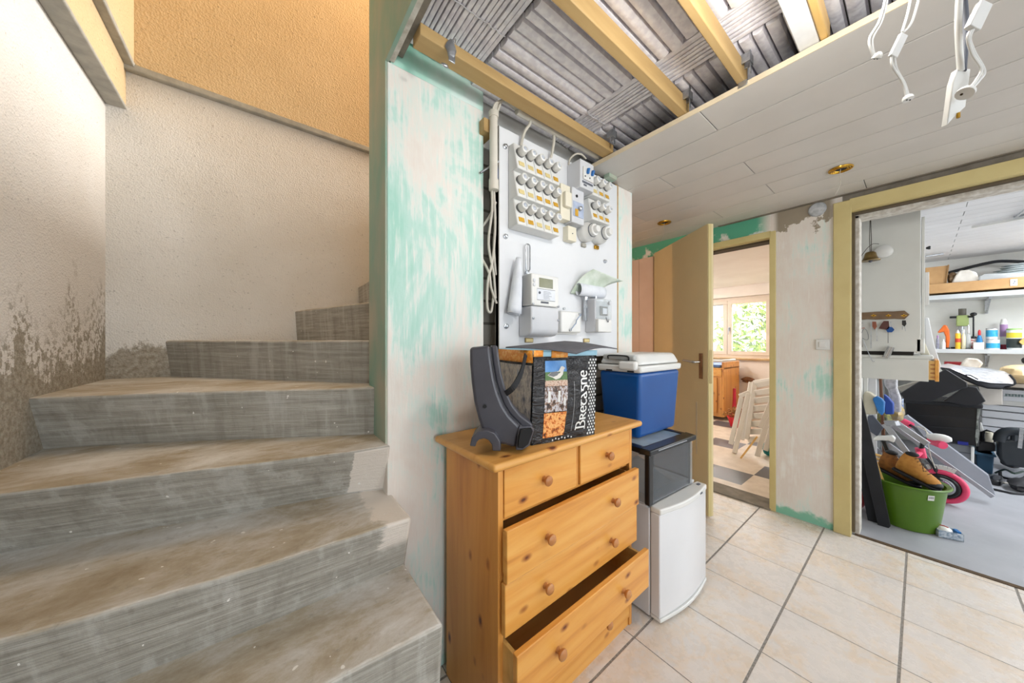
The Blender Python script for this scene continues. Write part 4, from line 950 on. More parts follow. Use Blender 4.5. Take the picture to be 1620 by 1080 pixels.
# ------------------------------------------------------------------ shopping bag
A0 = Vector((0.700, 0.790, CZ)); A1 = Vector((0.968, 0.742, CZ)); Bd = Vector((0.03, 0.235, 0)); hB = 0.292
t = thing('shopping_bag', 'black woven shopping bag with seagull picture and white lettering on the chest', 'shopping bag', tuple((A0 + A1) / 2 + Bd / 2))
bagm, nt, bs = nodes('bag_black'); v = tex(nt); n = noise(nt, tex(nt, (1, 1, 2.2)), 16, 4, 0.6, 0.8)
nt.links.new(ramp(nt, n, [(0.3, (22, 22, 24)), (0.7, (44, 44, 48))]), bs.inputs['Base Color']); bs.inputs['Roughness'].default_value = 0.22; bump(nt, bs, n, 1.0, 0.02)
def bagp(i, j, off=0.0):     # front panel point, i 0..1 across, j 0..1 up
    p = A0.lerp(A1, i) + Vector((0, 0, hB * j)); q = (A1 - A0).normalized(); nrm = Vector((q.y, -q.x, 0))
    bulge = 0.016 * math.sin(math.pi * i) * math.sin(math.pi * min(1, j * 1.05)) + 0.003 * math.sin(9 * i + 5 * j) * math.sin(math.pi * i)
    return p + nrm * (bulge + off) + Vector((0.012 * j, 0, 0))
b = MB(); b.grid(lambda i, j: bagp(i, j), 16, 16)
C0, C1 = A0 + Bd, A1 + Bd
b.grid(lambda i, j: (A1.lerp(C1, i) + Vector((0.012 * j + 0.012 * math.sin(math.pi * i), 0, hB * j))), 8, 8)
b.grid(lambda i, j: (C0.lerp(C1, i) + Vector((0.012 * j, 0, hB * j))), 8, 8)
b.grid(lambda i, j: (A0.lerp(C0, i) + Vector((0.012 * j - 0.012 * math.sin(math.pi * i), 0, hB * j * 0.93))), 8, 8)
b.grid(lambda i, j: A0.lerp(A1, i).lerp(C0.lerp(C1, i), j) + Vector((0, 0, 0.002)), 2, 2)
b.build('bag_body', bagm, t)
def patch(name, i0, i1, j0, j1, m, off=0.0012, nx=6, ny=10, par=t):
    b = MB(); b.grid(lambda i, j: bagp(i0 + (i1 - i0) * i, j0 + (j1 - j0) * j, off), nx, ny); return b.build(name, m, par)
def bands(name, cols, sc, stretch=(1, 1, 1), rough=0.4):
    m, nt, bs = nodes(name); n = noise(nt, tex(nt, stretch), sc, 5, 0.7)
    nt.links.new(ramp(nt, n, cols, 'CONSTANT' if rough < 0.31 else 'LINEAR'), bs.inputs['Base Color']); bs.inputs['Roughness'].default_value = rough; return m
patch('picture_sky', 0.16, 0.475, 0.80, 0.95, pm('print_sky', (64, 128, 196), (120, 170, 220), 12, 0.4))
patch('picture_hill', 0.16, 0.475, 0.72, 0.82, bands('print_hill', [(0.35, (52, 86, 40)), (0.55, (84, 120, 60)), (0.7, (40, 70, 40))], 50), 0.0016)
patch('picture_village', 0.16, 0.475, 0.655, 0.725, bands('print_village', [(0.35, (150, 96, 70)), (0.5, (214, 190, 170)), (0.6, (120, 80, 60))], 90), 0.0016)
patch('picture_harbour', 0.155, 0.475, 0.36, 0.65, bands('print_harbour', [(0.38, (50, 36, 32)), (0.44, (150, 116, 92)), (0.50, (206, 208, 216)), (0.56, (120, 90, 70)), (0.64, (36, 30, 30))], 46, (1, 1, .6)), 0.0016)
patch('picture_food', 0.15, 0.475, 0.065, 0.35, bands('print_food', [(0.36, (80, 40, 16)), (0.43, (206, 110, 36)), (0.50, (240, 190, 120)), (0.56, (214, 110, 30)), (0.64, (50, 28, 18))], 34), 0.0016)
def shape(name, ij, m, off):
    b = MB(); b.poly([bagp(i, j, off) for i, j in ij]); return b.build(name, m, t, smooth=False)
gx = lambda u, v: (0.16 + (u - 118) / (352 - 118) * 0.315, 0.95 - (v - 248) / (470 - 248) * 0.295)
shape('gull_body', [gx(*p) for p in [(140, 372), (175, 350), (215, 343), (255, 340), (272, 318), (285, 300), (305, 298), (320, 306), (334, 318), (320, 322), (312, 335), (300, 370), (270, 400), (225, 412), (195, 395), (165, 385)]], pm('gull_white', (224, 220, 212), rough=0.5), 0.0026)
shape('gull_wing', [gx(*p) for p in [(145, 372), (185, 346), (235, 342), (262, 352), (240, 376), (200, 388)]], pm('gull_grey', (110, 112, 116), rough=0.5), 0.0032)
for a0, a1, c0, c1 in ((0.20, 0.235, 0.47, 0.60), (0.34, 0.37, 0.47, 0.60), (0.42, 0.445, 0.43, 0.52)):
    patch('picture_bottle', a0, a1, c0, c1, M['white_plastic'], 0.0024, 2, 2)
patch('fold_line', 0.58, 0.585, 0.10, 0.70, pm('fold_white', (170, 170, 172), rough=0.4), 0.0018, 2, 8)
# lettering runs upwards
q_ = (A1 - A0).normalized()
def arc(cx, cy, rx, ry, a0, a1, n=10): return [(cx + rx * math.cos(R(a0 + (a1 - a0) * i / n)), cy + ry * math.sin(R(a0 + (a1 - a0) * i / n))) for i in range(n + 1)]
E_ = [arc(.27, .35, .25, .35, 50, 315), [(.04, .37), (.45, .37), (.46, .44), (.42, .6), (.34, .67)]]
letters = [(.78, [[(.08, 0), (.08, 1.0)], [(-.1, 1.0), (.08, 1.0)] + arc(.3, .77, .24, .23, 90, -90), arc(.3, .27, .32, .27, 90, -90) + [(-.1, 0)]]),
    (.62, [[(.05, 0), (.05, .70)], [(-.02, .70)] + arc(.2, .53, .2, .17, 90, -90) + [(.08, .36)], [(.2, .36), (.52, -.02)]]),
    (.58, E_),
    (.58, [[(0, .62), (.06, .70), (.5, .70)], [(.26, .70)] + arc(.30, .30, .24, .30, 130, 310)]),
    (.60, [[(.08, .70), (.2, .66), (.50, 0)], arc(.22, .15, .2, .17, 30, 350)]),
    (.60, [[(0, .70), (.5, .70)], [(.16, .68), (.08, .45), (.22, .40)] + arc(.20, .10, .26, .30, 85, -120)]),
    (.64, [[(.05, 0), (.05, .70)], [(.05, .5)] + arc(.27, .42, .2, .28, 150, 0) + [(.47, 0)]]),
    (.55, E_)]
tot = sum(w for w, _ in letters); LS = 0.205 / tot
b = MB(); pen = 0.0
for w, sts in letters:
    for st in sts:
        for (x0, y0), (x1, y1) in zip(st, st[1:]):
            dx, dy = x1 - x0, y1 - y0; l_ = math.hypot(dx, dy) or 1; ex_, ey_ = dx / l_ * .02, dy / l_ * .02
            hw = 0.045 + 0.03 * abs(dy / l_); nx, ny = -dy / l_ * hw, dx / l_ * hw
            qd = [(x0 - ex_ + nx, y0 - ey_ + ny), (x0 - ex_ - nx, y0 - ey_ - ny), (x1 + ex_ - nx, y1 + ey_ - ny), (x1 + ex_ + nx, y1 + ey_ + ny)]
            b.poly([bagp(0.795 + 0.030 * ((pen + px) / tot) - (py * LS) / (A1 - A0).length, (0.029 + (pen + px) * LS) / hB + 0.02, 0.0022) for px, py in qd])
    pen += w
b.build('bag_lettering', pm('print_white', (236, 236, 232), rough=0.45), t, smooth=False)
b = MB(); rn = random.Random(4)
for k in range(26):
    for cix in range(3):
        i = 0.865 + cix * 0.048 + (0.024 if k % 2 else 0); j = 0.035 + k * 0.0365
        if i > 0.985: continue
        c = bagp(i, j, 0.0016); ux = (bagp(min(i + .01, 1), j) - bagp(i - .01, j)).normalized(); r = 0.0060; ph = rn.uniform(0, 1)
        pts = []
        for s in range(10):
            rr = r if s % 2 == 0 else r * 0.42; a = ph + math.pi * s / 5; pts.append(c + ux * rr * math.cos(a) + Vector((0, 0, 1)) * rr * math.sin(a))
        b.poly(pts)
for k in range(7):
    c = bagp(0.30 + k * 0.05, 0.025 + 0.012 * (k % 2), 0.002); r = 0.0045
    b.poly([c + q_ * (r if s % 2 == 0 else r * .4) * math.cos(math.pi * s / 5) + Vector((0, 0, 1)) * (r if s % 2 == 0 else r * .4) * math.sin(math.pi * s / 5) for s in range(10)])
b.build('star_print', pm('print_white2', (226, 226, 224), rough=0.45), t, smooth=False)
b = MB(); b.grid(lambda i, j: A0.lerp(C0, i * 0.94 + 0.03) + Vector((0.010 * j - 0.012 * math.sin(math.pi * i) - 0.002, 0, hB * (0.10 + 0.80 * j))), 6, 6)
b.build('side_print', bands('print_crowd', [(0.3, (70, 74, 90)), (0.45, (150, 140, 134)), (0.55, (190, 176, 160)), (0.7, (96, 110, 140))], 45, (1, 1, .5)), t)
# top band with orange ribbon print and pale blue trim
om = bands('orange_print', [(0.3, (214, 120, 20)), (0.5, (228, 140, 30)), (0.62, (240, 190, 110)), (0.66, (222, 130, 24))], 80)
bm_ = pm('pale_blue_band', (164, 206, 224), (150, 194, 214), 10, 0.5)
def band(i0, i1, j0, j1, m, name, off=0.004): 
    b = MB(); b.grid(lambda i, j: bagp(i0 + (i1 - i0) * i, j0 + (j1 - j0) * j, off), 8, 3); return b.build(name, m, t, solid=0.0012)
band(0.0, 1.0, 1.0, 1.065, bm_, 'blue_trim', 0.002); band(-0.02, 0.12, 1.0, 1.075, om, 'orange_trim'); band(0.24, 0.50, 0.985, 1.075, om, 'orange_trim')
b = MB(); b.grid(lambda i, j: A0.lerp(C0, i) + Vector((0.010 - 0.010 * math.sin(math.pi * i) - 0.004, 0, hB * 0.93 + 0.042 * j)), 6, 3); b.build('orange_trim', om, t, solid=0.0012)
b = MB(); b.grid(lambda i, j: C0.lerp(C1, i) + Vector((0.01, 0, hB * 0.98 + 0.03 * j)), 6, 3); b.build('blue_trim', bm_, t, solid=0.0012)
hp = spline([at(832, 560, d=1.03), at(824, 590, d=1.0), at(812, 612, d=0.985), at(800, 622, d=0.995)], 6)
b = MB()
for a, c in zip(hp, hp[1:]): b.bar(a, c, 0.004, 0.018)
b.build('carry_strap', M['blackm'], t)
# grey foam sheet sticking out over the top
b = MB(); TZc = CZ + hB
q0, q1, q2, q3 = at(800, 548, d=1.07), at(893, 541, d=1.33), at(977, 549, d=1.24), at(912, 560, d=1.06)
b.grid(lambda i, j: q0.lerp(q1, i).lerp(q3.lerp(q2, i), j) + Vector((0, 0, 0.012 * math.sin(math.pi * i) * j + 0.008 * math.sin(2.6 * j + i))), 10, 10)
tag(b.build('foam_sheet', pm('grey_foam', (92, 92, 98), (84, 84, 90), 60, 0.8), None, solid=0.004), 'dark grey foam sheet poking out over the top of the black bag', 'sheet')

# ------------------------------------------------------------------ small refrigerator
t = thing('mini_fridge', 'small white fridge with bowed door standing on tiles beside the chest', 'fridge', (1.342, 0.690, 0), R(-2.5))
b = MB(); b.box(0.0, 0.43, 0.045, 0.40, 0.012, 0.488); b.build('cabinet', M['white_metal'], t, bev=0.004, **L)
b = MB(); b.box(-0.002, 0.432, 0.055, 0.405, 0.488, 0.502); b.build('top_lid', M['white_metal'], t, bev=0.004, **L)
def bow(x): return -0.020 * math.sin(math.pi * min(1, max(0, x / 0.43)))
b = MB(); n = 14; xs = [0.43 * i / n for i in range(n + 1)]
fr = [(x, bow(x) - 0.002, 0) for x in xs] + [(0.43, 0.040, 0), (0, 0.040, 0)]
b.hexa([(x, y, 0.030) for x, y, _ in fr], [(x, y, 0.474) for x, y, _ in fr]); d = b.build('door', M['white_metal'], t, bev=0.004, **L)
b = MB(); fr2 = [(x, bow(x) * 1.25 - 0.006, 0) for x in xs] + [(0.43, 0.042, 0), (0, 0.042, 0)]
b.hexa([(x, y, 0.474) for x, y, _ in fr2], [(x, y, 0.500) for x, y, _ in fr2]); b.build('door_cap', M['white_plastic'], d, bev=0.006, seg=3, **L)
b = MB(); b.hexa([(x, y, 0.014) for x, y, _ in fr2], [(x, y, 0.030) for x, y, _ in fr2]); b.build('bottom_trim', M['white_plastic'], d, bev=0.004, **L)
b = MB(); b.box(0.295, 0.345, -0.024, -0.0215, 0.483, 0.491); b.build('badge', M['ink'], d, **L)
b = MB(); b.box(0.38, 0.40, 0.010, 0.022, 0.500, 0.504); b.build('hinge_cap', M['ink'], t, **L)
b = MB(); b.box(0.004, 0.426, 0.040, 0.046, 0.02, 0.49); b.build('gasket', pm('gasket', (170, 172, 176), rough=0.6), t, **L)
b = MB()
for x in (0.03, 0.39):
    b.cyl((x, 0.07, 0), (x, 0.07, 0.016), 0.014, n=12); b.cyl((x, 0.36, 0), (x, 0.36, 0.016), 0.014, n=12)
b.build('feet', M['black'], t, **L)

# ------------------------------------------------------------------ clear storage box with black frame
t = thing('storage_box', 'clear plastic storage box with glossy black frame on top of the fridge', 'storage box', (1.325, 0.728, 0.5025), R(-2.5))
clr = pm('smoky_clear', (210, 218, 222), rough=0.04, alpha=0.38, trans=0.4); bw, bd, bh = 0.385, 0.35, 0.248
b = MB(); b.box(0.0, 0.032, -0.004, 0.02, 0, bh - 0.025); b.build('corner_post', M['black'], t, bev=0.004, **L)
b = MB(); b.box(bw - 0.020, bw, -0.004, 0.02, 0, bh - 0.025); b.build('corner_post', clr, t, bev=0.004, **L)
b = MB(); b.box(-0.012, bw + 0.016, -0.016, 0.034, bh - 0.026, bh); b.box(-0.012, 0.03, 0.034, bd, bh - 0.026, bh); b.box(bw - 0.02, bw + 0.016, 0.034, bd, bh - 0.026, bh); b.box(0.03, bw - 0.02, bd - 0.03, bd, bh - 0.026, bh); b.build('rim', M['black'], t, bev=0.006, seg=3, **L)
b = MB(); b.box(0.02, bw - 0.02, 0.03, bd - 0.02, bh - 0.010, bh - 0.004); b.build('lid_panel', pm('clear_lid', (176, 200, 214), rough=0.08, alpha=0.6), t, **L)
b = MB(); b.box(0.03, bw - 0.01, 0.002, 0.006, 0.006, bh - 0.026); b.build('front_panel', pm('smoky_front', (86, 92, 98), rough=0.03, alpha=0.55, spec=0.6), t, **L)
b = MB(); b.box(0.002, 0.006, 0.02, bd - 0.01, 0.006, bh - 0.026); b.box(bw - 0.012, bw - 0.008, 0.02, bd - 0.01, 0.006, bh - 0.026); b.box(0.0, bw - 0.01, bd - 0.014, bd - 0.010, 0.006, bh - 0.026); b.build('side_panels', clr, t, **L)
b = MB(); b.box(0.0, bw - 0.01, 0.006, bd - 0.012, 0, 0.006); b.build('bottom', clr, t, **L)
b = MB(); b.box(0.05, 0.30, -0.018, -0.0155, bh - 0.012, bh - 0.009); b.build('rim_groove', M['chrome'], t, **L)
tt = t
b = MB()
w3 = Matrix.Translation((1.325, 0.728, 0.5025)) @ Matrix.Rotation(R(-2.5), 4, 'Z')
b.slab([w3 @ Vector(p) for p in ((0.06, 0.05, 0.010), (0.30, 0.06, 0.010), (0.32, 0.26, 0.08), (0.05, 0.25, 0.06))], (0, 0, 0.003)); tag(b.build('divider_tray', pm('tray_grey', (150, 162, 172), rough=0.3), None), 'tilted bluish grey tray lying inside the clear storage box', 'tray')

# ------------------------------------------------------------------ coolbox
t = thing('cool_box', 'blue coolbox with white lid and folding handle on the clear box', 'coolbox', (1.402, 0.812, 0.7515), R(0))
KW, KD, KH = 0.402, 0.235, 0.318
b = MB(); i = 0.018; b.hexa([(i, i, 0), (KW - i, i, 0), (KW - i, KD - i, 0), (i, KD - i, 0)], [(0, 0, KH), (KW, 0, KH), (KW, KD, KH), (0, KD, KH)]); b.build('tub', M['blue'], t, bev=0.018, seg=4, **L)
b = MB(); b.hexa([(-.004, -.004, KH), (KW + .004, -.004, KH), (KW + .004, KD + .004, KH), (-.004, KD + .004, KH)], [(-.008, -.008, KH + .034), (KW + .008, -.008, KH + .034), (KW + .008, KD + .008, KH + .034), (-.008, KD + .008, KH + .034)]); b.build('collar', M['white_plastic'], t, bev=0.010, seg=3, **L)
b = MB(); b.hexa([(0.0, 0.0, KH + .036), (KW, 0.0, KH + .036), (KW, KD, KH + .036), (0.0, KD, KH + .036)], [(0.024, 0.030, KH + .090), (KW - 0.012, 0.026, KH + .090), (KW - 0.02, KD - .02, KH + .090), (0.024, KD - 0.02, KH + .090)]); b.build('lid', M['white_plastic'], t, bev=0.016, seg=4, **L)
b = MB(); b.box(-0.030, 0.004, 0.008, 0.10, KH + .012, KH + .056); b.build('handle_hinge', M['white_plastic'], t, bev=0.012, seg=4, **L)
b = MB(); b.box(-0.012, 0.012, 0.025, 0.20, KH + .060, KH + .084); b.build('lid_recess', pm('recess_shadow', (176, 178, 176), rough=0.6), t, bev=0.006, **L)
b = MB(); b.tube(spline([(-0.016, 0.05, KH + .060), (-0.020, 0.052, KH + .078), (-0.020, 0.10, KH + .082), (-0.020, 0.16, KH + .080), (-0.016, 0.165, KH + .064)], 5), 0.0038, 8); b.build('cord_loop', M['black'], t, **L)
b = MB()
for y in (0.03, 0.15): b.box(-0.0055, -0.002, y, y + 0.035, KH + .002, KH + .010)
b.build('vent_slot', M['black'], t, bev=0.001, **L)

# ------------------------------------------------------------------ back room furniture
t = thing('dresser', 'pine changing dresser seen through the doorway under the window', 'dresser', (5.8, 2.05, 0))
dx0, dx1 = 5.55, 6.22; dy0 = 1.845
b = MB(); b.box(dx0, dx1, dy0, dy0 + 0.03, 0.06, 0.90); b.build('side_panel', M['pine_z'], t, bev=0.004)
b = MB(); b.box(dx0, dx1, dy0 + 0.03, 2.75, 0.06, 0.80); b.build('carcass', M['pine_z'], t)
b = MB(); b.box(dx0 - 0.02, dx0, dy0 + 0.09, dy0 + 0.50, 0.12, 0.66); dd = b.build('cabinet_door', M['pine_z'], t, bev=0.004)
b = MB(); b.lathe([(0.014, 0), (0.016, 0.02), (0.006, 0.026)], (dx0 - 0.02, dy0 + 0.14, 0.42), (-1, 0, 0), 12); b.build('knob', M['knob'], dd)
b = MB(); b.box(dx0 - 0.01, dx0 + 0.0, dy0 + 0.03, 2.75, 0.68, 0.80); b.build('drawer_front', M['pine_x'], t, bev=0.003)
b = MB(); b.box(dx0 - 0.01, dx1, dy0 + 0.0, 2.78, 0.80, 0.812); b.build('top', M['pine_top'], t)
b = MB(); b.box(dx0, dx1, dy0 + 0.05, 2.7, 0.812, 0.86); tag(b.build('changing_mat', pm('mat_blue', (96, 124, 168), (80, 106, 150), 8, 0.6), None, bev=0.02, seg=3), 'blue padded mat lying on the pine dresser', 'mat')
b = MB(); b.tube([(dx0 - 0.01, 2.7, 0.925), (dx0 - 0.01, dy0 + 0.02, 0.925), (dx0 + 0.5, dy0 + 0.012, 0.925)], 0.018, 10); b.build('rail', M['white_plastic'], t)
b = MB(); q = at(1163, 657, z=0.0)
p = Vector((5.35, 1.62, 0))
t = thing('flower_pot', 'red plastic pot of dried brown flowers on the floor by the dresser', 'flower pot', tuple(p))
b.b.free(); b = MB(); b.lathe([(0.075, 0), (0.11, 0.13), (0.118, 0.13), (0.118, 0.145), (0.105, 0.145), (0.10, 0.10)], (0, 0, 0), n=24); b.build('pot', pm('red_pot', (206, 30, 40), rough=0.4), t, local=True)
b = MB(); rn = random.Random(8)
for i in range(40):
    a = rn.uniform(0, 6.28); r = rn.uniform(0.02, 0.17); h = rn.uniform(0.17, 0.27)
    b.tube([(0.03 * math.cos(a), 0.03 * math.sin(a), 0.1), (r * 0.7 * math.cos(a), r * .7 * math.sin(a), h * .8), (r * math.cos(a), r * math.sin(a), h)], 0.003, 5)
    b.blob((r * math.cos(a), r * math.sin(a), h), (0.016, 0.016, 0.013), 8, 5, 0.2, i)
b.build('dried_flowers', pm('dried_brown', (170, 116, 60), (130, 84, 44), 30, 0.9), t, local=True)
b = MB(); p = at(1183, 600, X=6.27); b.blob(p + Vector((-.01, 0, 0)), (0.03, 0.075, 0.05), 14, 8, 0.3, 4); tag(b.build('wall_ornament', pm('ornament', (150, 106, 70), (110, 74, 50), 30, 0.8), None), 'small brown carved ornament on the wall below the window', 'ornament')
b = MB(); p = at(1162, 630, X=5.75); b.tube([p + Vector((0, 0, 0.16)), p + Vector((0, 0, 0.0)), Vector((p.x, p.y + 0.01, 0.004))], [0.02, 0.024, 0.03], 10); tag(b.build('toy_stick', pm('red_toy', (214, 40, 70), rough=0.4), None), 'upright red stick toy behind the dried flowers', 'toy')
# folded white garden chairs
WP = pm('garden_white', (232, 226, 216), (224, 218, 208), 5, 0.45)
def bars(b, segs):
    for (u0, v0, x0), (u1, v1, x1), w, th in segs: b.bar(at(u0, v0, X=x0), at(u1, v1, X=x1), w, th, up=(1, 0.2, 0))
t = thing('folding_chair', 'folded white plastic garden chair with slatted back, leaning in the back room', 'garden chair', tuple(at(1180, 712, X=4.15)[:2]) + (0.0,))
for s in (((1156, 702, 4.2), (1173, 628, 4.35)), ((1162, 716, 4.05), (1184, 622, 4.25)), ((1174, 695, 4.2), (1188, 604, 4.5)), ((1181, 694, 4.18), (1194, 604, 4.45))):
    b = MB(); bars(b, [(*s, 0.045, 0.03)]); b.build('leg' if s[0][0] < 1170 else 'back_frame', WP, t, bev=0.006)
b = MB()
for k in range(8):
    v = 607 + k * 12.2; b.bar(at(1193 - k * 1.5, v + 2, X=4.45 - k * .03), at(1228, v - 4 + k * 0.8, X=4.3 - k * .03), 0.062, 0.014, up=(1, 0.3, 0))
b.build('back_slats', WP, t, bev=0.005)
b = MB(); b.bar(at(1193, 603, X=4.45), at(1228, 598, X=4.3), 0.03, 0.03); b.build('top_rail', WP, t, bev=0.006)
b = MB(); b.bar(at(1170, 626, X=4.4), at(1186, 620, X=4.4), 0.03, 0.05); b.build('armrest', WP, t, bev=0.006)
t = thing('folding_chair', 'second folded white garden chair, partly behind the door frame, in front of the slatted one', 'garden chair', tuple(at(1210, 720, X=3.9)[:2]) + (0.0,))
for s, nm in ((((1198, 721, 3.92), (1222, 634, 3.98)), 'leg'), (((1211, 712, 4.0), (1230, 640, 4.05)), 'leg'), (((1203, 676, 3.85), (1226, 622, 3.92)), 'armrest')):
    b = MB(); bars(b, [(*s, 0.045, 0.03)]); b.build(nm, WP, t, bev=0.006)
b = MB(); b.bar(at(1172, 724, z=0.01), at(1198, 690, X=3.9), 0.014, 0.014); tag(b.build('wooden_stick', M['pine_pale'], None), 'thin wooden stick leaning between the two folded chairs', 'stick')
b = MB(); p = at(1219, 716, z=0.05); b.blob(p + Vector((0.1, 0, 0.02)), (0.10, 0.09, 0.08), 16, 10, 0.15, 6); tag(b.build('teal_cloth', pm('teal_cloth', (30, 140, 140), (20, 110, 116), 20, 0.8), None), 'crumpled teal cloth on the checkered floor by the door frame', 'cloth')

# garden beyond the window
def shrub(x, y, z, r, seed, col, label, name='shrub'):
    rn = random.Random(seed); b = MB()
    for i in range(900):
        th = rn.uniform(0, 6.28); ph = math.acos(rn.uniform(-0.4, 1)); rr = r * rn.uniform(0.6, 1.0)
        c = Vector((x + rr * math.sin(ph) * math.cos(th), y + rr * math.sin(ph) * math.sin(th), z + rr * 1.1 * math.cos(ph)))
        a = Vector((rn.uniform(-1, 1), rn.uniform(-1, 1), rn.uniform(-1, 1))).normalized() * 0.11; bb = a.orthogonal().normalized() * 0.035
        b.poly([c - a, c + bb, c + a, c - bb])
    b.tube([(x, y, 0), (x, y, z)], 0.05, 8)
    tag(b.build(name, pm('leaf%d' % seed, col, tuple(k * 0.8 for k in col), 8, 0.6), None, smooth=False), label, 'shrub')
shrub(9.4, 2.4, 1.25, 0.95, 1, (150, 176, 100), 'loose green garden shrub filling the middle window sash')
shrub(8.6, 4.1, 1.0, 0.7, 2, (160, 176, 130), 'pale garden shrub behind the sash beside the door leaf')
shrub(12.3, 1.6, 1.8, 1.5, 3, (190, 186, 96), 'tall yellow green bush standing behind the loose shrub')
b = MB(); b.box(6.6, 16, -3, 9, -0.1, -0.02); struct(b, 'ground', pm('lawn', (150, 160, 110), (130, 144, 90), 6, 0.9))

# ------------------------------------------------------------------ storage room: tall cupboard by the opening
def onX(pix, X): return [at(u, v, X=X) for u, v in pix]
def plate(name, label, cat, pix, X, th, m, bev=0.003, tilt=0.0, group=None, **kw):
    """outline cut from sheet stock; tilt leans its top away"""
    P = onX(pix, X)
    if tilt:
        zb = min(p.z for p in P); Q = []
        for (u, v), p in zip(pix, P): Q.append(at(u, v, X=X + (p.z - zb) * tilt))
        P = Q
    b = MB(); b.slab(P, (th, 0, 0)); return tag(b.build(name, m, None, bev=bev, **kw), label, cat, group)
cw = pm('cupboard_white', (214, 214, 208), (206, 206, 200), 3, 0.5)
XC = 3.33; yl = 0.30; yr = at(1456.5, 450, X=XC).y; zt = at(1400, 341, X=XC).z; zb_ = at(1400, 555, X=XC).z
t = thing('wall_cupboard', 'tall off-white cupboard with hinged door edges, standing just inside the storage room', 'cupboard', (XC + 0.25, (yl + yr) / 2, zb_))
b = MB(); b.box(XC, XC + 0.018, yr, yl, zb_, zt); b.build('side_panel', cw, t, bev=0.002)
b = MB(); b.box(XC + 0.018, XC + 0.45, yr + 0.01, yl, zb_ + 0.01, zt - 0.02); b.build('carcass', cw, t, bev=0.002)
ya = at(1463, 450, X=XC + 0.02).y; za = at(1463, 342, X=XC + .02).z
b = MB(); b.box(XC + 0.02, XC + 0.45, ya, yr - 0.003, zb_, za); d = b.build('cupboard_door', cw, t, bev=0.002)
yc = at(1470, 450, X=XC + 0.03).y
b = MB(); b.box(XC + 0.03, XC + 0.05, yc, ya, at(1466, 482, X=XC + .03).z, at(1466, 430, X=XC + .03).z); b.build('hinge_plate', M['white_plastic'], d, bev=0.002)
b = MB(); q = at(1465, 392, X=XC + 0.05); b.lathe([(0.006, 0), (0.012, 0.012), (0.010, 0.018), (0, 0.020)], q, (0, -1, 0), 12); b.build('knob', M['black'], d)
b = MB(); b.box(XC + 0.0, XC + 0.03, ya, yr + 0.02, zb_ - 0.01, zb_ + 0.085); b.build('bottom_bracket', cw, t, bev=0.006)
for k in range(2):
    b = MB(); q = at(1367 + k * 17, 338 - k * 4, X=3.5); b.cyl((3.36, q.y, 2.10), (3.74, q.y, 2.10), 0.028, n=16); tag(b.build('cardboard_tube', M['white_plastic'], None), ('white tube end lying on top of the cupboard, nearer its corner by the frame', 'white tube end lying on top of the cupboard, above the hanging bell')[k], 'tube')
# base unit with drawer pulled out
yd = at(1469, 580, X=XC - 0.01).y; z1_ = at(1400, 566, X=XC - .01).z; z2_ = at(1400, 592, X=XC - .01).z
t = thing('base_cupboard', 'off-white base unit under the tall cupboard with its dovetailed drawer pulled out', 'cupboard', (XC + 0.2, 0.05, 0.5))
b = MB(); b.box(XC - 0.012, XC + 0.008, yd, yl, z2_ - 0.03, z1_); b.build('side_panel', cw, t, bev=0.002)
b = MB(); b.box(XC - 0.02, XC + 0.46, yd - 0.02, yl, z1_, z1_ + 0.022); b.build('worktop', cw, t, bev=0.006)
b = MB(); b.box(XC + 0.0, XC + 0.46, yl - 0.02, yl, 0.003, z1_); b.build('end_panel', cw, t)
b = MB(); b.box(XC + .004, XC + .44, yr + .03, yl, z1_ + .022, zb_); b.build('gap_shade', M['dark'], t)  # dark block fills the gap in place of its shade
yq = at(1484, 585, X=XC + 0.02).y
b = MB(); b.box(XC + 0.02, XC + 0.036, yq + 0.01, yd + 0.1, z2_ - 0.02, z1_ - 0.01); dr = b.build('drawer', M['pine_pale'], t, bev=0.001)
b = MB(); b.box(XC + 0.01, XC + 0.42, yq - 0.004, yq + 0.012, z2_ - 0.028, z1_ - 0.004); b.build('drawer_front', M['pine_x'], dr, bev=0.003)
b = MB()
for k in range(4): zz = z2_ - 0.01 + k * (z1_ - z2_) / 4.2; b.hexa([(XC + 0.0195, yq + 0.012, zz), (XC + 0.0195, yq + 0.030, zz + .003), (XC + 0.0195, yq + 0.030, zz + 0.011), (XC + 0.0195, yq + 0.012, zz + 0.014)], [(XC + 0.021, yq + 0.012, zz), (XC + 0.021, yq + 0.030, zz + .003), (XC + 0.021, yq + 0.030, zz + .011), (XC + 0.021, yq + 0.012, zz + 0.014)])
b.build('dovetails', M['knob'], dr)
t_ = XC - 0.002
# round white alarm and brass bell
b = MB(); q = at(1398, 398, X=t_); b.lathe([(0.040, 0), (0.044, 0.006), (0.042, 0.022), (0.033, 0.028), (0, 0.030)], q, (-1, 0, 0), 32); tag(b.build('smoke_alarm', M['white_plastic'], None), 'round white alarm fixed on the cupboard behind the brass bell', 'alarm')
q = at(1377, 412, X=XC - 0.10)
t = thing('hand_bell', 'old brass bell hanging on a dark cord before the cupboard', 'bell', tuple(q))
b = MB(); b.lathe([(0.046, 0), (0.047, 0.003), (0.038, 0.010), (0.030, 0.030), (0.026, 0.052), (0.018, 0.060), (0, 0.062)], (0, 0, 0), (0, 0, 1), 28); b.build('bell_body', pm('old_brass', (156, 132, 84), (120, 98, 60), 20, 0.35, 0.85), t, local=True)
b = MB(); b.lathe([(0, -0.012), (0.008, -0.008), (0.009, 0.0), (0.004, 0.012)], (0, 0, 0), (0, 0, 1), 12); b.build('clapper', M['ink'], t, local=True)
b = MB(); b.tube([(0.002, 0.002, 0.06), (0, 0.004, 0.15), (0.0, 0.0, 0.36)], 0.0018, 6); b.tube([(0.002, -0.004, 0.06), (0, -0.004, 0.15), (0.0, 0.0, 0.36)], 0.0018, 6)
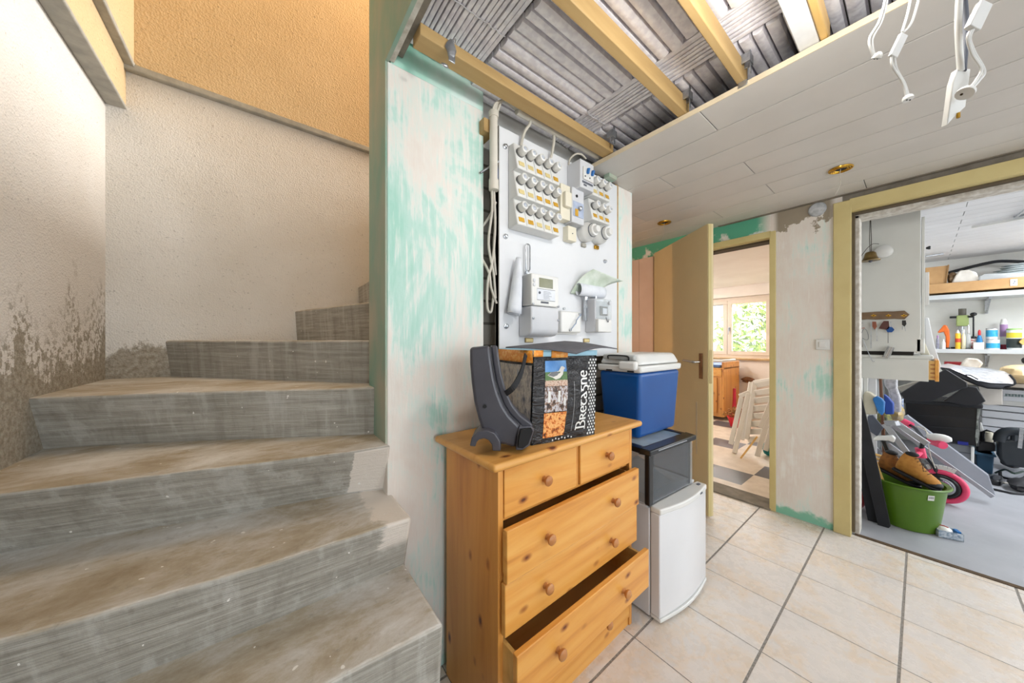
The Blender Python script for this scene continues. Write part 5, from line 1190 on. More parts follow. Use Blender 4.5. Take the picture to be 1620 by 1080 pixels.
b.tube(spline([(0, 0, 0.105), (0, 0.02, 0.08), (0, 0.045, 0.03), (0, 0.05, -0.02), (0, 0.042, -0.045)], 6), 0.0017, 6); b.tube(spline([(0, 0, 0.105), (0, -0.015, 0.112), (0, -0.038, 0.105)], 5), 0.0017, 6)
b.build('cord', pm('cord_dark', (70, 64, 56), rough=0.8), t, local=True)
# key rack
ka = onX([(1352.5, 500), (1359, 494), (1374, 493.5), (1385, 492.5), (1400, 492), (1414, 492), (1431, 490.8), (1439, 497), (1431, 504.5), (1414, 503.5), (1400, 504.5), (1385, 505), (1372, 504.5), (1360, 505.5)], XC - 0.002)
t = thing('key_rack', 'notched wooden key rack with brass hooks mounted on the cupboard side', 'key rack', tuple(ka[7]))
b = MB(); b.slab(ka, (-0.010, 0, 0)); b.build('board', pm('rack_brown', (126, 100, 72), (104, 80, 56), 14, 0.6), t, bev=0.002)
hooks = [1360, 1382, 1405.5, 1430]
for u in hooks:
    q = at(u, 498.5, X=XC - 0.012); b = MB(); b.box(q.x - 0.002, q.x, q.y - 0.012, q.y + 0.012, q.z - 0.003, q.z + 0.003); b.box(q.x - 0.002, q.x, q.y - 0.003, q.y + 0.003, q.z - 0.009, q.z + 0.009)
    b.tube(spline([q, q + Vector((-0.010, 0, -0.004)), q + Vector((-0.012, 0, -0.012)), q + Vector((-0.016, 0, -0.006))], 4), 0.0015, 6); b.build('hook', M['brass'], t)
def keys(u, v, label, parts):
    q = at(u, v, X=XC - 0.022); t = thing('key_bunch', label, 'keys', tuple(q))
    for nm, mt_, kind, arg in parts:
        b = MB()
        if kind == 'bar': (u0, v0), (u1, v1), w = arg; b.bar(at(u0, v0, X=XC - .022), at(u1, v1, X=XC - .022), w, 0.004, up=(1, 0, 0))
        elif kind == 'tube': pts, r = arg; b.tube(spline([at(a, c, X=XC - .024) for a, c in pts], 5), r, 6)
        elif kind == 'poly': b.slab(onX(arg, XC - 0.026), (0.006, 0, 0))
        elif kind == 'cyl': (u0, v0), (u1, v1), r = arg; b.cyl(at(u0, v0, X=XC - .03), at(u1, v1, X=XC - .03), r, n=16)
        b.build(nm, mt_, t, bev=0.0008 if kind == 'poly' else 0)
keys(1360, 507, 'keys on the first hook with a grey tag, wire loop and long bent hook', [
    ('key_head', M['black'], 'poly', [(1356, 506), (1363, 506), (1364, 511), (1359, 514), (1354, 511)]), ('strap', M['black'], 'bar', ((1360, 513), (1360, 530), 0.004)),
    ('grey_tag', pm('tag_grey', (150, 144, 132), rough=0.6), 'poly', [(1355, 531), (1363, 530), (1365, 548), (1358, 549)]),
    ('wire_loop', M['ink'], 'tube', ([(1362, 530), (1366, 520), (1371, 522), (1374, 533), (1371, 537), (1364, 534)], 0.0012)), ('bent_hook', M['steel'], 'tube', ([(1365, 536), (1373, 555), (1380, 570), (1384, 571)], 0.0016)),
    ('orange_clip', pm('clip_orange', (190, 90, 50), rough=0.5), 'bar', ((1361, 519), (1368, 518), 0.004))])
keys(1382, 507, 'keys on the second hook, long steel rods with a reddish tag', [
    ('long_key', M['steel'], 'bar', ((1378, 508), (1378, 550), 0.005)), ('long_key', M['steel'], 'bar', ((1387, 518), (1387.5, 539), 0.005)), ('red_tag', pm('tag_red', (150, 84, 60), rough=0.6), 'poly', [(1380, 508), (1386, 508), (1387, 516), (1384, 521), (1380, 516)])])
keys(1405, 507, 'keys on the third hook, brown leather fob, blue disc and silver cylinder', [
    ('leather_fob', pm('fob_leather', (88, 48, 40), rough=0.6), 'poly', [(1398, 507), (1406, 507), (1407, 518), (1404, 521), (1390, 519), (1394, 512)]), ('blue_disc', M['blue'], 'poly', [(1401, 520), (1406, 516), (1412, 517), (1415, 521), (1411, 525), (1404, 525)]),
    ('key', M['steel'], 'bar', ((1409, 508), (1411, 523), 0.006)), ('cord', M['black'], 'bar', ((1405, 520), (1405, 542), 0.0025)), ('silver_cylinder', M['chrome'], 'cyl', ((1410, 548), (1401, 565), 0.0165))])
keys(1430, 506, 'black headed car keys alone on the last hook', [
    ('key_head', M['black'], 'poly', [(1427, 506), (1433, 506), (1434, 512), (1431, 516), (1427, 513)]), ('key', M['steel'], 'bar', ((1428, 515), (1427.5, 521), 0.003)), ('key', M['steel'], 'bar', ((1431, 515), (1432.5, 523), 0.003))])

# ------------------------------------------------------------------ shelves and what stands on them
XS = 6.02
def shelf(name, label, v, u0, X, X2_, th, m, hang=True):
    z = at(1560, v, X=X).z
    t = thing(name, label, 'shelf', (X, -0.8, z - th))
    b = MB(); b.box(X, X2_, -2.6, at(u0, v, X=X).y, z - th, z); b.build('board', m, t, bev=0.002)
    b = MB(); b.box(X + 0.02, X2_, -0.46, -0.44, z - th - 0.02, z - th); b.box(X2_ - 0.02, X2_, -0.46, -0.44, z - th - 0.16, z - th); b.bar((X + 0.05, -0.45, z - th - 0.01), (X2_ - 0.01, -0.45, z - th - 0.15), 0.012, 0.012); b.build('bracket', M['steel'], t)
    return z
gsh = pm('shelf_grey', (196, 200, 202), (188, 192, 194), 4, 0.5)
zl = shelf('wall_shelf', 'grey wall shelf carrying bottles and paint cans', 552, 1470, XS, XE, 0.045, gsh)
zu = shelf('wall_shelf', 'grey upper wall shelf carrying cardboard and folded sheets', 461, 1440, XS - 0.10, XE, 0.05, gsh)
def onshelf(u, X=XS + 0.09): return at(u, 540, X=X).y
def can(name, label, cat, u0, u1, v_top, z0, m, parts=(), lathe=None, X=XS + 0.10, group=None):
    ya, yb = at(u0, 540, X=X).y, at(u1, 540, X=X).y; r = abs(ya - yb) / 2 * 0.80; y = (ya + yb) / 2; h = at((u0 + u1) / 2, v_top, X=X).z - z0
    t = thing(name, label, cat, (X, y, z0), 0, group)
    b = MB(); prof = lathe or [(1, 0), (1, 1)]; b.lathe([(r * a, h * c) for a, c in prof], (0, 0, 0), (0, 0, 1), 24); b.build('body', m, t, local=True)
    for nm, mt_, pr in parts:
        b = MB(); b.lathe([(r * a, h * c) for a, c in pr], (0, 0, 0), (0, 0, 1), 24); b.build(nm, mt_, t, local=True)
    return t, r, h
yel = pm('yellow_bottle', (236, 190, 40), rough=0.4); wh = M['white_plastic']; lb = pm('can_blue', (60, 170, 210), (40, 150, 200), 30, 0.4); pur = pm('purple_label', (166, 130, 176), rough=0.4)
bottle = [(0.9, 0), (1, .04), (1, .62), (.8, .72), (.35, .80), (.3, .86)]
can('bottle', 'yellow squeeze bottle with white nozzle on the lower shelf', 'bottle', 1510, 1521, 521, zl, yel, [('nozzle', wh, [(.9, .80), (.5, .9), (.2, 1.0)]), ('label', pm('label_red', (206, 70, 40), rough=0.5), [(1.02, .35), (1.02, .55)])], [(1, 0), (1, .8), (.9, .82)])
can('bottle', 'cream coloured bottle beside the yellow squeeze bottle', 'bottle', 1520, 1529, 521, zl, pm('cream_bottle', (226, 220, 190), rough=0.4), [('cap', wh, [(.45, .84), (.45, 1)])], bottle)
can('glass_jar', 'clear glass jar with chrome sprayer between cream bottle and red box', 'jar', 1527, 1537, 513, zl, pm('jar_glass', (210, 214, 214), rough=0.08, alpha=0.5), [('sprayer', M['chrome'], [(.3, .62), (.5, .66), (.5, .9), (.2, 1)])], [(1, 0), (1, .5), (.6, .62), (.3, .64)])
can('spray_bottle', 'blue spray bottle with red trigger head', 'bottle', 1543, 1556, 521, zl, pm('spray_blue', (30, 130, 190), (20, 110, 170), 8, 0.2, alpha=0.9), [('trigger_head', pm('trigger_red', (200, 40, 44), rough=0.4), [(.42, .72), (.5, .76), (.5, .92), (.2, 1.0)])], [(.9, 0), (1, .06), (1, .45), (.7, .62), (.4, .72)])
can('paint_can', 'white and blue paint can, the lower one of the stack of two', 'paint can', 1557, 1585, 536, zl, wh, [('label', lb, [(1.015, .12), (1.015, .62)]), ('lid_rim', M['steel'], [(1.02, .96), (1.03, 1.0), (.96, 1.02)])], [(1, 0), (1, .98)], X=XS + .13)
zc2 = at(1570, 536.5, X=XS + .13).z
can('paint_can', 'pale paint can with turquoise stripe standing on another can', 'paint can', 1557, 1581, 519, zc2, wh, [('label', lb, [(1.015, .25), (1.015, .85)]), ('lid_rim', M['steel'], [(1.02, .96), (1.03, 1.0), (.96, 1.02)])], [(1, 0), (1, .98)], X=XS + .13)
can('bottle', 'tall white bottle with purple label behind the paint cans', 'bottle', 1580, 1596, 504, zl, wh, [('label', pur, [(1.02, .42), (1.02, .82)]), ('lid', wh, [(.9, .92), (.6, 1.0)]), ('red_base', pm('base_red', (150, 30, 50), rough=0.5), [(1.02, 0), (1.02, .16)])], [(1, 0), (1, .86), (.7, .94)], X=XS + .2)
t, r_, h_ = can('plastic_tub', 'white tub with green lid and yellow and black label', 'tub', 1589, 1620, 519, zl, wh, [('lid', pm('lid_green', (150, 196, 110), rough=0.4), [(1.03, .93), (1.05, .97), (1.0, 1.0)]), ('yellow_label', pm('label_yellow', (226, 206, 60), rough=0.5), [(1.015, .56), (1.015, .80)]), ('black_label', pm('label_black', (40, 48, 46), rough=0.5), [(1.015, .08), (1.015, .52)])], [(.95, 0), (1, .95)], X=XS + .12)
b = MB(); b.box(XS + 0.02, XS + 0.10, at(1557, 540, X=XS + .02).y, at(1540, 540, X=XS + .02).y, zl, at(1550, 541, X=XS + .02).z); tag(b.build('small_box', wh, None, bev=0.003), 'plain white small box in front of the blue spray bottle', 'box')
b = MB(); b.box(XS + 0.11, XS + 0.16, at(1547, 540, X=XS + .11).y, at(1535, 540, X=XS + .11).y, zl, at(1540, 532, X=XS + .11).z); tag(b.build('carton', bands('carton_red', [(0.4, (176, 50, 50)), (0.55, (220, 214, 206))], 40), None, bev=0.002), 'red and white carton next to the glass jar', 'carton')
# grinder stand
yg = onshelf(1521, XS + .2)
t = thing('drill_stand', 'green bench drill stand with black lever knob behind the bottles', 'drill stand', (XS + .2, yg, zl))
b = MB(); b.box(XS + .12, XS + .27, yg - .07, yg + .07, zl, zl + 0.02); b.build('base', M['blackm'], t, bev=.003)
b = MB(); b.cyl((XS + .24, yg, zl + .02), (XS + .24, yg, zl + .40), .018, n=12); b.build('column', M['steel'], t)
b = MB(); b.box(XS + .13, XS + .24, yg - .045, yg + .035, at(1521, 515, X=XS + .13).z, at(1521, 498, X=XS + .13).z); b.build('head', pm('machine_green', (150, 166, 104), (140, 156, 96), 8, 0.5), t, bev=.005)
b = MB(); zz = at(1521, 498, X=XS + .13).z; b.cyl((XS + .18, yg - .005, zz), (XS + .18, yg - .005, zz + .075), .027, n=14); b.build('motor', pm('motor_grey', (90, 86, 76), rough=0.5), t)
b = MB(); q = at(1540, 500, X=XS + .12); b.cyl((XS + .14, yg - .04, q.z), q, .012, n=10); b.cyl((XS + .14, yg + .035, q.z), (XS + .14, yg + .08, q.z), .012, n=10); b.cyl(q, q - Vector((0, 0, .22)), .006, n=8); b.build('lever', M['blackm'], t)
b = MB(); b.blob(q + Vector((0, 0, .025)), (.024, .024, .02), 14, 8, 0); b.blob(q - Vector((0, 0, .23)), (.022, .022, .016), 14, 8, 0); b.build('lever_knob', M['black'], t)
# orange sprayer and small clutter
yo = onshelf(1496, XS + .12)
t = thing('glue_gun', 'orange hand tool standing nose up at the start of the shelf', 'tool', (XS + .12, yo, zl))
orm = pm('tool_orange', (222, 108, 36), (206, 94, 28), 12, 0.45)
b = MB(); b.slab(onX([(1496, 550), (1501, 550), (1503, 535), (1502, 522), (1498, 514), (1493, 513), (1490, 517), (1483, 525), (1486, 526), (1493, 524), (1496, 532)], XS + .10), (.05, 0, 0)); b.build('body', orm, t, bev=.008)
b = MB(); q = at(1498.5, 549, X=XS + .115); b.cyl(q, (q.x, q.y, zl), .02, n=10); b.build('tip', M['black'], t)
can('bottle', 'small bluish bottle with purple cap at the very start of the shelf', 'bottle', 1480, 1487, 530, zl, pm('bottle_greyblue', (150, 156, 170), (120, 110, 130), 40, 0.4), [('cap', pur, [(.6, .8), (.6, 1)])], [(1, 0), (1, .7), (.6, .8)], X=XS + .06)
can('bottle', 'small white bottle in front of the orange tool', 'bottle', 1488, 1497, 536, zl, wh, [('cap', wh, [(.4, .8), (.4, 1)])], [(1, 0), (1, .6), (.4, .8)], X=XS + .05)
b = MB(); b.slab(onX([(1612, 540), (1620, 534), (1632, 534), (1632, 546), (1618, 545)], XS + .05), (.04, 0, 0)); tag(b.build('wood_offcut', M['pine_pale'], None, bev=.003), 'pointed pine offcut sticking out in front of the white tub', 'wood')

# upper shelf
XU = XS - 0.12
b = MB(); y0, y1 = at(1466, 450, X=XU).y, -2.4; b.box(XU, XU + 0.02, y1, y0, at(1540, 459, X=XU).z, at(1540, 443.5, X=XU).z); b.box(XU + .02, XU + .3, y1, y0, at(1540, 459, X=XU).z, at(1540, 458, X=XU).z + .01)
tb = tag(b.build('cardboard_tray', M['cardboard'], None, bev=.003), 'long brown cardboard tray filling the front of the upper shelf', 'cardboard box')
b = MB(); q = at(1604, 446, X=XU - .002); b.box(q.x - .001, q.x, q.y - .019, q.y + .019, q.z - .032, q.z + .032); b.build('number_label', M['paper'], tb)
text_mesh('label_digit', '2', 0.045, M['ink'], tb, frame4(q + Vector((-.0015, 0, 0)), (0, -1, 0), (0, 0, 1)), 0.0003)
t = thing('cardboard_box', 'open brown cardboard box beside the cupboard at the start of the upper shelf', 'cardboard box', (XU + .12, at(1482, 430, X=XU).y, at(1482, 458, X=XU).z))
b = MB(); P = onX([(1464, 456), (1496, 456), (1501, 419), (1464, 423)], XU + .05); b.slab(P, (.18, 0, 0)); b.build('body', M['cardboard'], t, bev=.002)
b = MB(); P = onX([(1496, 448), (1497.5, 448), (1502, 418), (1499.5, 418)], XU + .04); b.slab(P, (.2, 0, 0)); b.build('flap', pm('cardboard_dark', (150, 116, 76), rough=0.9), t)
cl = pm('white_cloth', (226, 222, 214), (206, 200, 190), 10, 0.85, bp=(14, 0.5)); 
b = MB(); P = onX([(1505, 447), (1546, 447), (1549, 440), (1545, 430), (1533, 426), (1518, 427), (1511, 436)], XU + .05); b.slab(P, (.16, 0, 0)); tag(b.build('folded_cloth', cl, None, bev=.012, seg=3), 'folded white cloth lying behind the cardboard tray', 'cloth')
b = MB(); b.blob(at(1507, 440, X=XU + .16), (.08, .035, .07), 14, 9, .2, 5); tag(b.build('beige_rag', pm('beige_rag', (170, 150, 124), (150, 128, 100), 14, 0.9), None), 'crumpled beige rag between the box and the white cloth', 'rag')
tp = pm('tarp', (186, 194, 196), (150, 160, 162), 8, 0.4, bp=(10, 0.4))
t = thing('folded_tarp', 'thick folded pale grey tarpaulin in clear plastic at the end of the upper shelf', 'tarpaulin', tuple(at(1590, 440, X=XU + .1)))
b = MB()
for k in range(7):
    f = k / 6; z0 = at(1600, 438 - k * 3.3, X=XU + .08).z; b.blob((XU + .15, at(1549 + 7 * f, 440, X=XU).y - 0.36 + .0 * k, z0), (.10, .36 - .02 * k, .020), 24, 8, .04, k)
b.build('folds', tp, t)
b = MB(); P = onX([(1549, 445), (1640, 440), (1640, 430), (1560, 432), (1549, 436)], XU + .03); b.slab(P, (.03, 0, 0)); b.build('plastic_wrap', pm('wrap_clear', (214, 218, 220), rough=0.15, alpha=0.5), t, bev=.008)
b = MB(); b.tube(spline([at(1500, 431, X=XU + .26), at(1535, 422, X=XU + .26), at(1560, 416, X=XU + .26), at(1585, 412.5, X=XU + .26), at(1630, 414, X=XU + .26)], 5), .016, 8); tag(b.build('black_strap', M['blackm'], None), 'black padded strap arching behind the folded tarpaulin', 'strap')

# ceiling fittings of the storage room
b = MB(); a = at(1537, 359, z=ZS - .02); c = at(1640, 341, z=ZS - .02); b.bar(a, c, .02, .02); tag(b.build('ceiling_rail', wh, None, bev=.004), 'thin white rail fixed under the storage room ceiling', 'rail')
b = MB(); a = at(1603, 344, z=ZS - .012); c = at(1660, 334, z=ZS - .012); b.bar(a, c, .05, .012); b.bar(at(1608, 342, z=ZS - .01), at(1640, 318, z=ZS - .03), .012, .012); tag(b.build('metal_hanger', M['steel'], None, bev=.002), 'dark grey metal hanger under the storage ceiling above the thin rail', 'hanger')
b = MB(); b.tube([at(1464, 405, z=ZS - .03), at(1492, 401, z=ZS - .02)], .010, 8); tag(b.build('ceiling_pipe', M['steel'], None), 'short grey pipe under the ceiling right behind the cupboard', 'pipe')

# tall pale things behind the drawer
plate('rolled_sheet', 'tall glossy white rolled sheet leaning behind the pulled out drawer', 'sheet', [(1463, 502), (1469, 502), (1479, 548), (1489, 578), (1486, 586), (1476, 576), (1464, 556)], 3.62, .02, M['white_metal'], tilt=0)
plate('cream_board', 'narrow cream board end between cupboard and white rolled sheet', 'board', [(1456, 545), (1463, 540), (1472, 562), (1470, 566), (1456, 560)], 3.58, .02, M['cream_plastic'])

# ------------------------------------------------------------------ workbench with heap behind
XW = 5.35
t = thing('workbench', 'long grey workbench under the shelf, heaped with sheets', 'workbench', (5.8, -1.2, 0))
zw = 0.84
b = MB(); b.box(XW, XE - .02, -2.6, 0.35, zw - .035, zw); b.build('top', pm('bench_top', (190, 180, 166), rough=0.7), t, bev=.003)
for y in (0.30, -2.5):
    for x in (XW + .05, XE - .1):
        b = MB(); b.box(x - .025, x + .025, y - .025, y + .025, 0.003, zw - .035); b.build('leg', gsh, t)
t = thing('drawer_tower', 'white plastic unit with horizontal ribs and lettering strip, standing under the bench', 'drawer unit', (5.8, -0.9, 0))
wr = pm('ribbed_white', (228, 230, 234), (220, 222, 228), 4, 0.4)
ya, yb = at(1553, 640, X=5.72).y, -1.35
zs_ = [at(1590, v, X=5.72).z for v in (700, 689, 676, 662, 650, 640)]
b = MB()
for k in range(5): b.hexa([(5.72, yb, zs_[k]), (6.05, yb, zs_[k]), (6.05, ya, zs_[k]), (5.72, ya, zs_[k])], [(5.705, yb, zs_[k + 1] - .008), (6.05, yb, zs_[k + 1] - .008), (6.05, ya, zs_[k + 1] - .008), (5.705, ya, zs_[k + 1] - .008)])
b.build('ribs', wr, t, bev=.004)
b = MB(); b.box(5.74, 6.05, yb, ya, 0.003, zs_[0]); b.build('body', wr, t)
b = MB(); b.box(5.69, 6.05, yb, ya + .02, zs_[5], at(1590, 633, X=5.69).z); b.build('shelf_edge', wh, t, bev=.003)
b = MB(); b.box(5.69, 6.05, yb, at(1586, 620, X=5.69).y, at(1600, 634, X=5.69).z, at(1600, 616, X=5.69).z); b.build('upper_panel', wr, t, bev=.003)
b = MB()
for k in range(7): q = at(1590 + k * 5, 624 + k * .3, X=5.688); b.box(q.x - .001, q.x + .002, q.y - .012, q.y - .002, q.z - .012, q.z + .012); b.box(q.x - .001, q.x + .002, q.y - .012, q.y + .006, q.z + (.008 if k % 2 else -.012), q.z + (.012 if k % 2 else -.008))
b.build('lettering_strip', pm('letter_grey', (130, 150, 150), rough=0.6), t)
plate('hardboard_sheet', 'plain beige grey panel under the silver sunshade', 'panel', [(1549, 608), (1586, 610), (1586, 640), (1560, 640), (1549, 636)], 5.12, .03, pm('panel_beige', (196, 190, 182), rough=0.7))
# silver windshield sunshade
t = thing('sun_shade', 'crumpled silver windscreen sunshade with black edging on the heap', 'sunshade', tuple(at(1545, 612, X=5.0)))
top = [(1489, 577), (1500, 575), (1530, 580), (1565, 583), (1588, 587), (1597, 592), (1605, 601), (1606, 606)]; low = [(1487, 581), (1503, 583), (1524, 592), (1545, 602), (1566, 606), (1582, 607), (1594, 607), (1603, 608)]
sil = pm('silver_foil', (236, 236, 240), (190, 192, 200), 30, 0.28, 0.7, bp=(18, 0.8))
def gsurf(A_, B_, X0, X1, off=0.0):
    def fn(i, j):
        k = i * (len(A_) - 1); a = min(int(k), len(A_) - 2); f = k - a
        pa = at(A_[a][0] * (1 - f) + A_[a + 1][0] * f, A_[a][1] * (1 - f) + A_[a + 1][1] * f, X=X0); pb = at(B_[a][0] * (1 - f) + B_[a + 1][0] * f, B_[a][1] * (1 - f) + B_[a + 1][1] * f, X=X1)
        return pa.lerp(pb, j)
    return fn
b = MB(); b.grid(gsurf(top, low, 5.25, 4.85), 28, 8); b.build('foil_sheet', sil, t, solid=.004)
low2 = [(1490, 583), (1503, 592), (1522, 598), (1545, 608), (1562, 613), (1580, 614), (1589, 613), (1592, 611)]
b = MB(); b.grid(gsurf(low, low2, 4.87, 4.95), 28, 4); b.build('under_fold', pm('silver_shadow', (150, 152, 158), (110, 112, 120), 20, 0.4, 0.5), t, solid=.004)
b = MB(); b.tube([at(u, v, X=4.84) for u, v in low], .006, 6); b.tube([at(u, v, X=4.9) for u, v in low2], .006, 6); b.tube([at(u, v, X=4.9) for u, v in ((1597, 592), (1605, 601), (1606, 606), (1603, 608), (1589, 613))], .007, 6); b.tube([at(u, v, X=4.83) for u, v in ((1523, 592), (1535, 593), (1548, 600))], .005, 6); b.build('black_edging', M['blackm'], t)
# beige sacks and other heap
bs_ = pm('beige_sack', (214, 184, 134), (226, 206, 170), 8, 0.8, bp=(12, 0.5))
for k, (u, v, X, r, lab) in enumerate(((1583, 580, 5.5, (.10, .075, .055), 'beige paper sack heaped behind the silver sunshade, the middle one'), (1612, 578, 5.4, (.14, .11, .085), 'tan and cream paper sack, the big one at the end of the bench'), (1560, 579, 5.6, (.08, .05, .04), 'flat beige paper piece behind the middle of the sunshade'))):
    b = MB(); p = at(u, v, X=X); b.blob((p.x, p.y, zw + r[2]), r, 18, 10, .16, 20 + k); tag(b.build('paper_sack', bs_, None), lab, 'sack')
b = MB(); P = onX([(1519, 582), (1523, 572), (1530, 566), (1548, 567), (1556, 574), (1550, 582)], 5.6); b.slab(P, (.12, 0, 0)); tag(b.build('carrier_bag', pm('bag_white', (222, 216, 206), (190, 176, 160), 14, 0.7), None, bev=.012), 'crumpled white carrier bag on the bench under the shelf', 'bag')
b = MB(); p = at(1536, 564, X=5.9); b.blob((p.x, p.y, zw + .09), (.07, .05, .05), 14, 8, .2, 7); tag(b.build('red_bundle', pm('bundle_red', (140, 60, 40), (180, 110, 60), 20, 0.8), None), 'dark red and brown bundle behind the white carrier bag', 'bundle')
b = MB(); p = at(1511, 577, X=5.9); b.box(p.x, p.x + .1, p.y - .07, p.y + .07, zw, p.z + .035); tag(b.build('red_tin', pm('tin_red', (130, 24, 30), rough=0.4), None, bev=.005), 'small dark red tin on the bench under the shelf', 'tin')
b = MB(); p = at(1613, 569, X=5.9); b.blob((p.x, p.y - .1, p.z), (.1, .1, .05), 14, 8, .12, 9); tag(b.build('dark_case', M['blackm'], None), 'dark soft case on the bench behind the big sack', 'case')

# big black boxes
t = thing('tool_chest', 'large black plastic chest in the middle of the storage room heap', 'chest', tuple(at(1490, 708, X=4.85)))
P = onX([(1431, 634), (1551, 643), (1549, 706), (1434, 690)], 4.85)
b = MB(); b.slab(P, (.42, 0, 0)); b.build('body', M['black'], t, bev=.008)
b = MB(); b.slab(onX([(1428, 630), (1556, 640), (1555, 646), (1428, 637)], 4.83), (.46, 0, 0)); b.build('lid', M['blackm'], t, bev=.008)
b = MB(); b.slab(onX([(1515, 697), (1532, 699), (1532, 704), (1515, 702)], 4.845), (.004, 0, 0)); b.build('blue_badge', pm('badge_blue', (30, 40, 130), rough=0.4), t)
b = MB()
for v in (655, 672): b.slab(onX([(1434, v), (1550, v + 6), (1550, v + 7.2), (1434, v + 1.2)], 4.846), (.006, 0, 0))
b.build('rib', M['blackm'], t)
b = MB(); b.slab(onX([(1546, 645), (1551, 645), (1548, 665), (1550, 690), (1545, 706), (1543, 690), (1545, 665)], 4.84), (.02, 0, 0)); b.build('torn_tape', pm('tape_grey', (150, 154, 150), (60, 66, 60), 40, 0.5), t)
nav = pm('navy_black', (17, 19, 27), (12, 14, 20), 8, 0.5)
plate('hardboard_sheet', 'flat black panel lying slanted over the black chest, the pointed wide one', 'panel', [(1423, 622), (1452, 604), (1484, 590), (1496, 583), (1530, 604), (1531, 612), (1500, 622), (1470, 636), (1434, 634)], 4.70, .05, nav, bev=.006)
plate('hardboard_sheet', 'smaller black panel tilted down at the end of the chest, below the silver sunshade', 'panel', [(1492, 634), (1528, 610), (1546, 612), (1560, 634), (1548, 640), (1530, 642)], 4.78, .05, nav, bev=.006)
t = thing('storage_crate', 'grey plastic crate with white corner under the black chest', 'crate', tuple(at(1500, 750, X=4.95)))
b = MB(); b.slab(onX([(1455, 690), (1540, 707), (1540, 752), (1470, 752)], 4.95), (.38, 0, 0)); b.build('body', pm('crate_grey', (128, 132, 138), (118, 122, 128), 6, 0.5), t, bev=.006)
b = MB(); b.slab(onX([(1536, 706), (1541.5, 707), (1541, 738), (1536, 738)], 4.93), (.03, 0, 0)); b.build('white_corner', wh, t, bev=.003)
b = MB(); b.slab(onX([(1505, 712), (1537, 716.5), (1537, 718), (1505, 713.5)], 4.94), (.01, 0, 0)); b.build('rim', M['ink'], t)
b = MB(); P = onX([(1437, 606), (1456, 601), (1478, 606), (1460, 622), (1440, 631), (1418, 612)], 4.86); b.slab(P, (.05, 0, 0)); tag(b.build('grey_blanket', pm('blanket', (156, 150, 140), (140, 134, 124), 12, 0.9), None, bev=.01), 'folded grey beige blanket poking out below the drawer', 'blanket')

# things crammed behind the tub, from the cupboard outwards
plate('white_plank', 'narrow white plank standing under the pulled out drawer', 'plank', [(1366, 595), (1373, 596), (1374, 760), (1367, 760)], 3.75, .02, wh)
plate('white_plank', 'broad white plank standing between the narrow one and the brown post', 'plank', [(1373.5, 596), (1386.5, 597), (1388, 760), (1375, 760)], 3.77, .02, M['white_metal'])
plate('brown_post', 'slim brown wooden post standing under the drawer', 'post', [(1390, 597), (1395, 598), (1404, 760), (1398, 760)], 3.8, .03, pm('post_brown', (112, 74, 52), rough=0.7))
plate('plastic_wrap', 'bunched translucent plastic film hanging under the drawer', 'plastic film', [(1398, 598), (1420, 599), (1420, 614), (1426, 630), (1426, 652), (1410, 650), (1405, 616), (1400, 610)], 3.9, .05, pm('film', (204, 204, 208), (160, 160, 166), 40, 0.3, bp=(30, 0.8)), bev=.012)
plate('cream_case', 'cream plastic case standing behind the black board', 'case', [(1365, 625), (1368, 619), (1376, 621), (1386, 628), (1388, 655), (1366, 655)], 3.62, .10, pm('case_cream', (188, 182, 162), (178, 172, 152), 8, 0.6), bev=.008)
plate('blue_funnel', 'bright blue folded plastic scoop beside the cream case', 'scoop', [(1380, 630), (1387, 626), (1395, 630), (1400, 636), (1399, 652), (1395, 657), (1389, 652)], 3.60, .05, M['brightblue'], bev=.008)
plate('blue_bag', 'deep blue bag behind the bright blue scoop', 'bag', [(1398, 623), (1406, 628), (1414, 638), (1414, 655), (1400, 655)], 3.8, .06, pm('bag_blue', (24, 70, 160), (18, 56, 140), 8, 0.5), bev=.008)
plate('blue_carton', 'small blue carton with white label against the black chest', 'carton', [(1413, 634), (1429, 631), (1429, 650), (1414, 648)], 4.2, .06, pm('carton_blue', (60, 110, 190), (220, 226, 232), 30, 0.5), bev=.004)
b = MB(); b.blob(at(1415, 652, X=4.1), (.10, .055, .075), 18, 10, .14, 31); tag(b.build('produce_bag', pm('produce', (180, 150, 70), (150, 140, 130), 24, 0.4, bp=(20, 0.5)), None), 'clear bag with yellow and red contents below the blue carton', 'bag')
b = MB(); b.blob(at(1398, 665, X=3.95), (.06, .04, .08), 16, 9, .2, 32); tag(b.build('yellow_net', pm('yellow_net', (150, 140, 40), (60, 70, 60), 30, 0.8), None), 'dull yellow net bag above the grey metal legs', 'net bag')
plate('slate_board', 'slate grey board leaning behind the white bicycle saddle', 'board', [(1371, 658), (1381, 656), (1398, 676), (1388, 690), (1374, 680)], 3.75, .02, pm('slate', (84, 90, 104), rough=0.5))
# black boards and red ball beside the frame
plate('black_board', 'long black board leaning in the corner, reaching nearest the cement threshold', 'board', [(1352.5, 592), (1359, 612), (1376, 680), (1394, 760), (1409, 832), (1400, 839), (1389, 832), (1370, 750), (1352.5, 660)], 3.22, .018, M['blackm'], bev=.002)
plate('black_board', 'second black board behind the long one, its foot nearer the white frame', 'board', [(1352.5, 640), (1368, 700), (1384, 790), (1388, 829), (1374, 828), (1360, 760), (1352.5, 720)], 3.25, .018, M['blackm'], bev=.002)
b = MB(); b.blob(at(1352, 776, X=3.45) + Vector((0, .03, 0)), (.10, .10, .15), 24, 14, 0); tag(b.build('red_ball', pm('ball_red', (190, 24, 36), rough=0.35), None), 'red ball shape showing between white frame and black boards', 'ball')
plate('wooden_lath', 'pale wooden slat leaning from the corner down into the green tub', 'slat', [(1369, 655), (1375, 682), (1384, 720), (1394, 747), (1406, 778), (1401, 780), (1386, 745), (1372, 690)], 3.34, .012, M['pine_pale'], bev=.001)
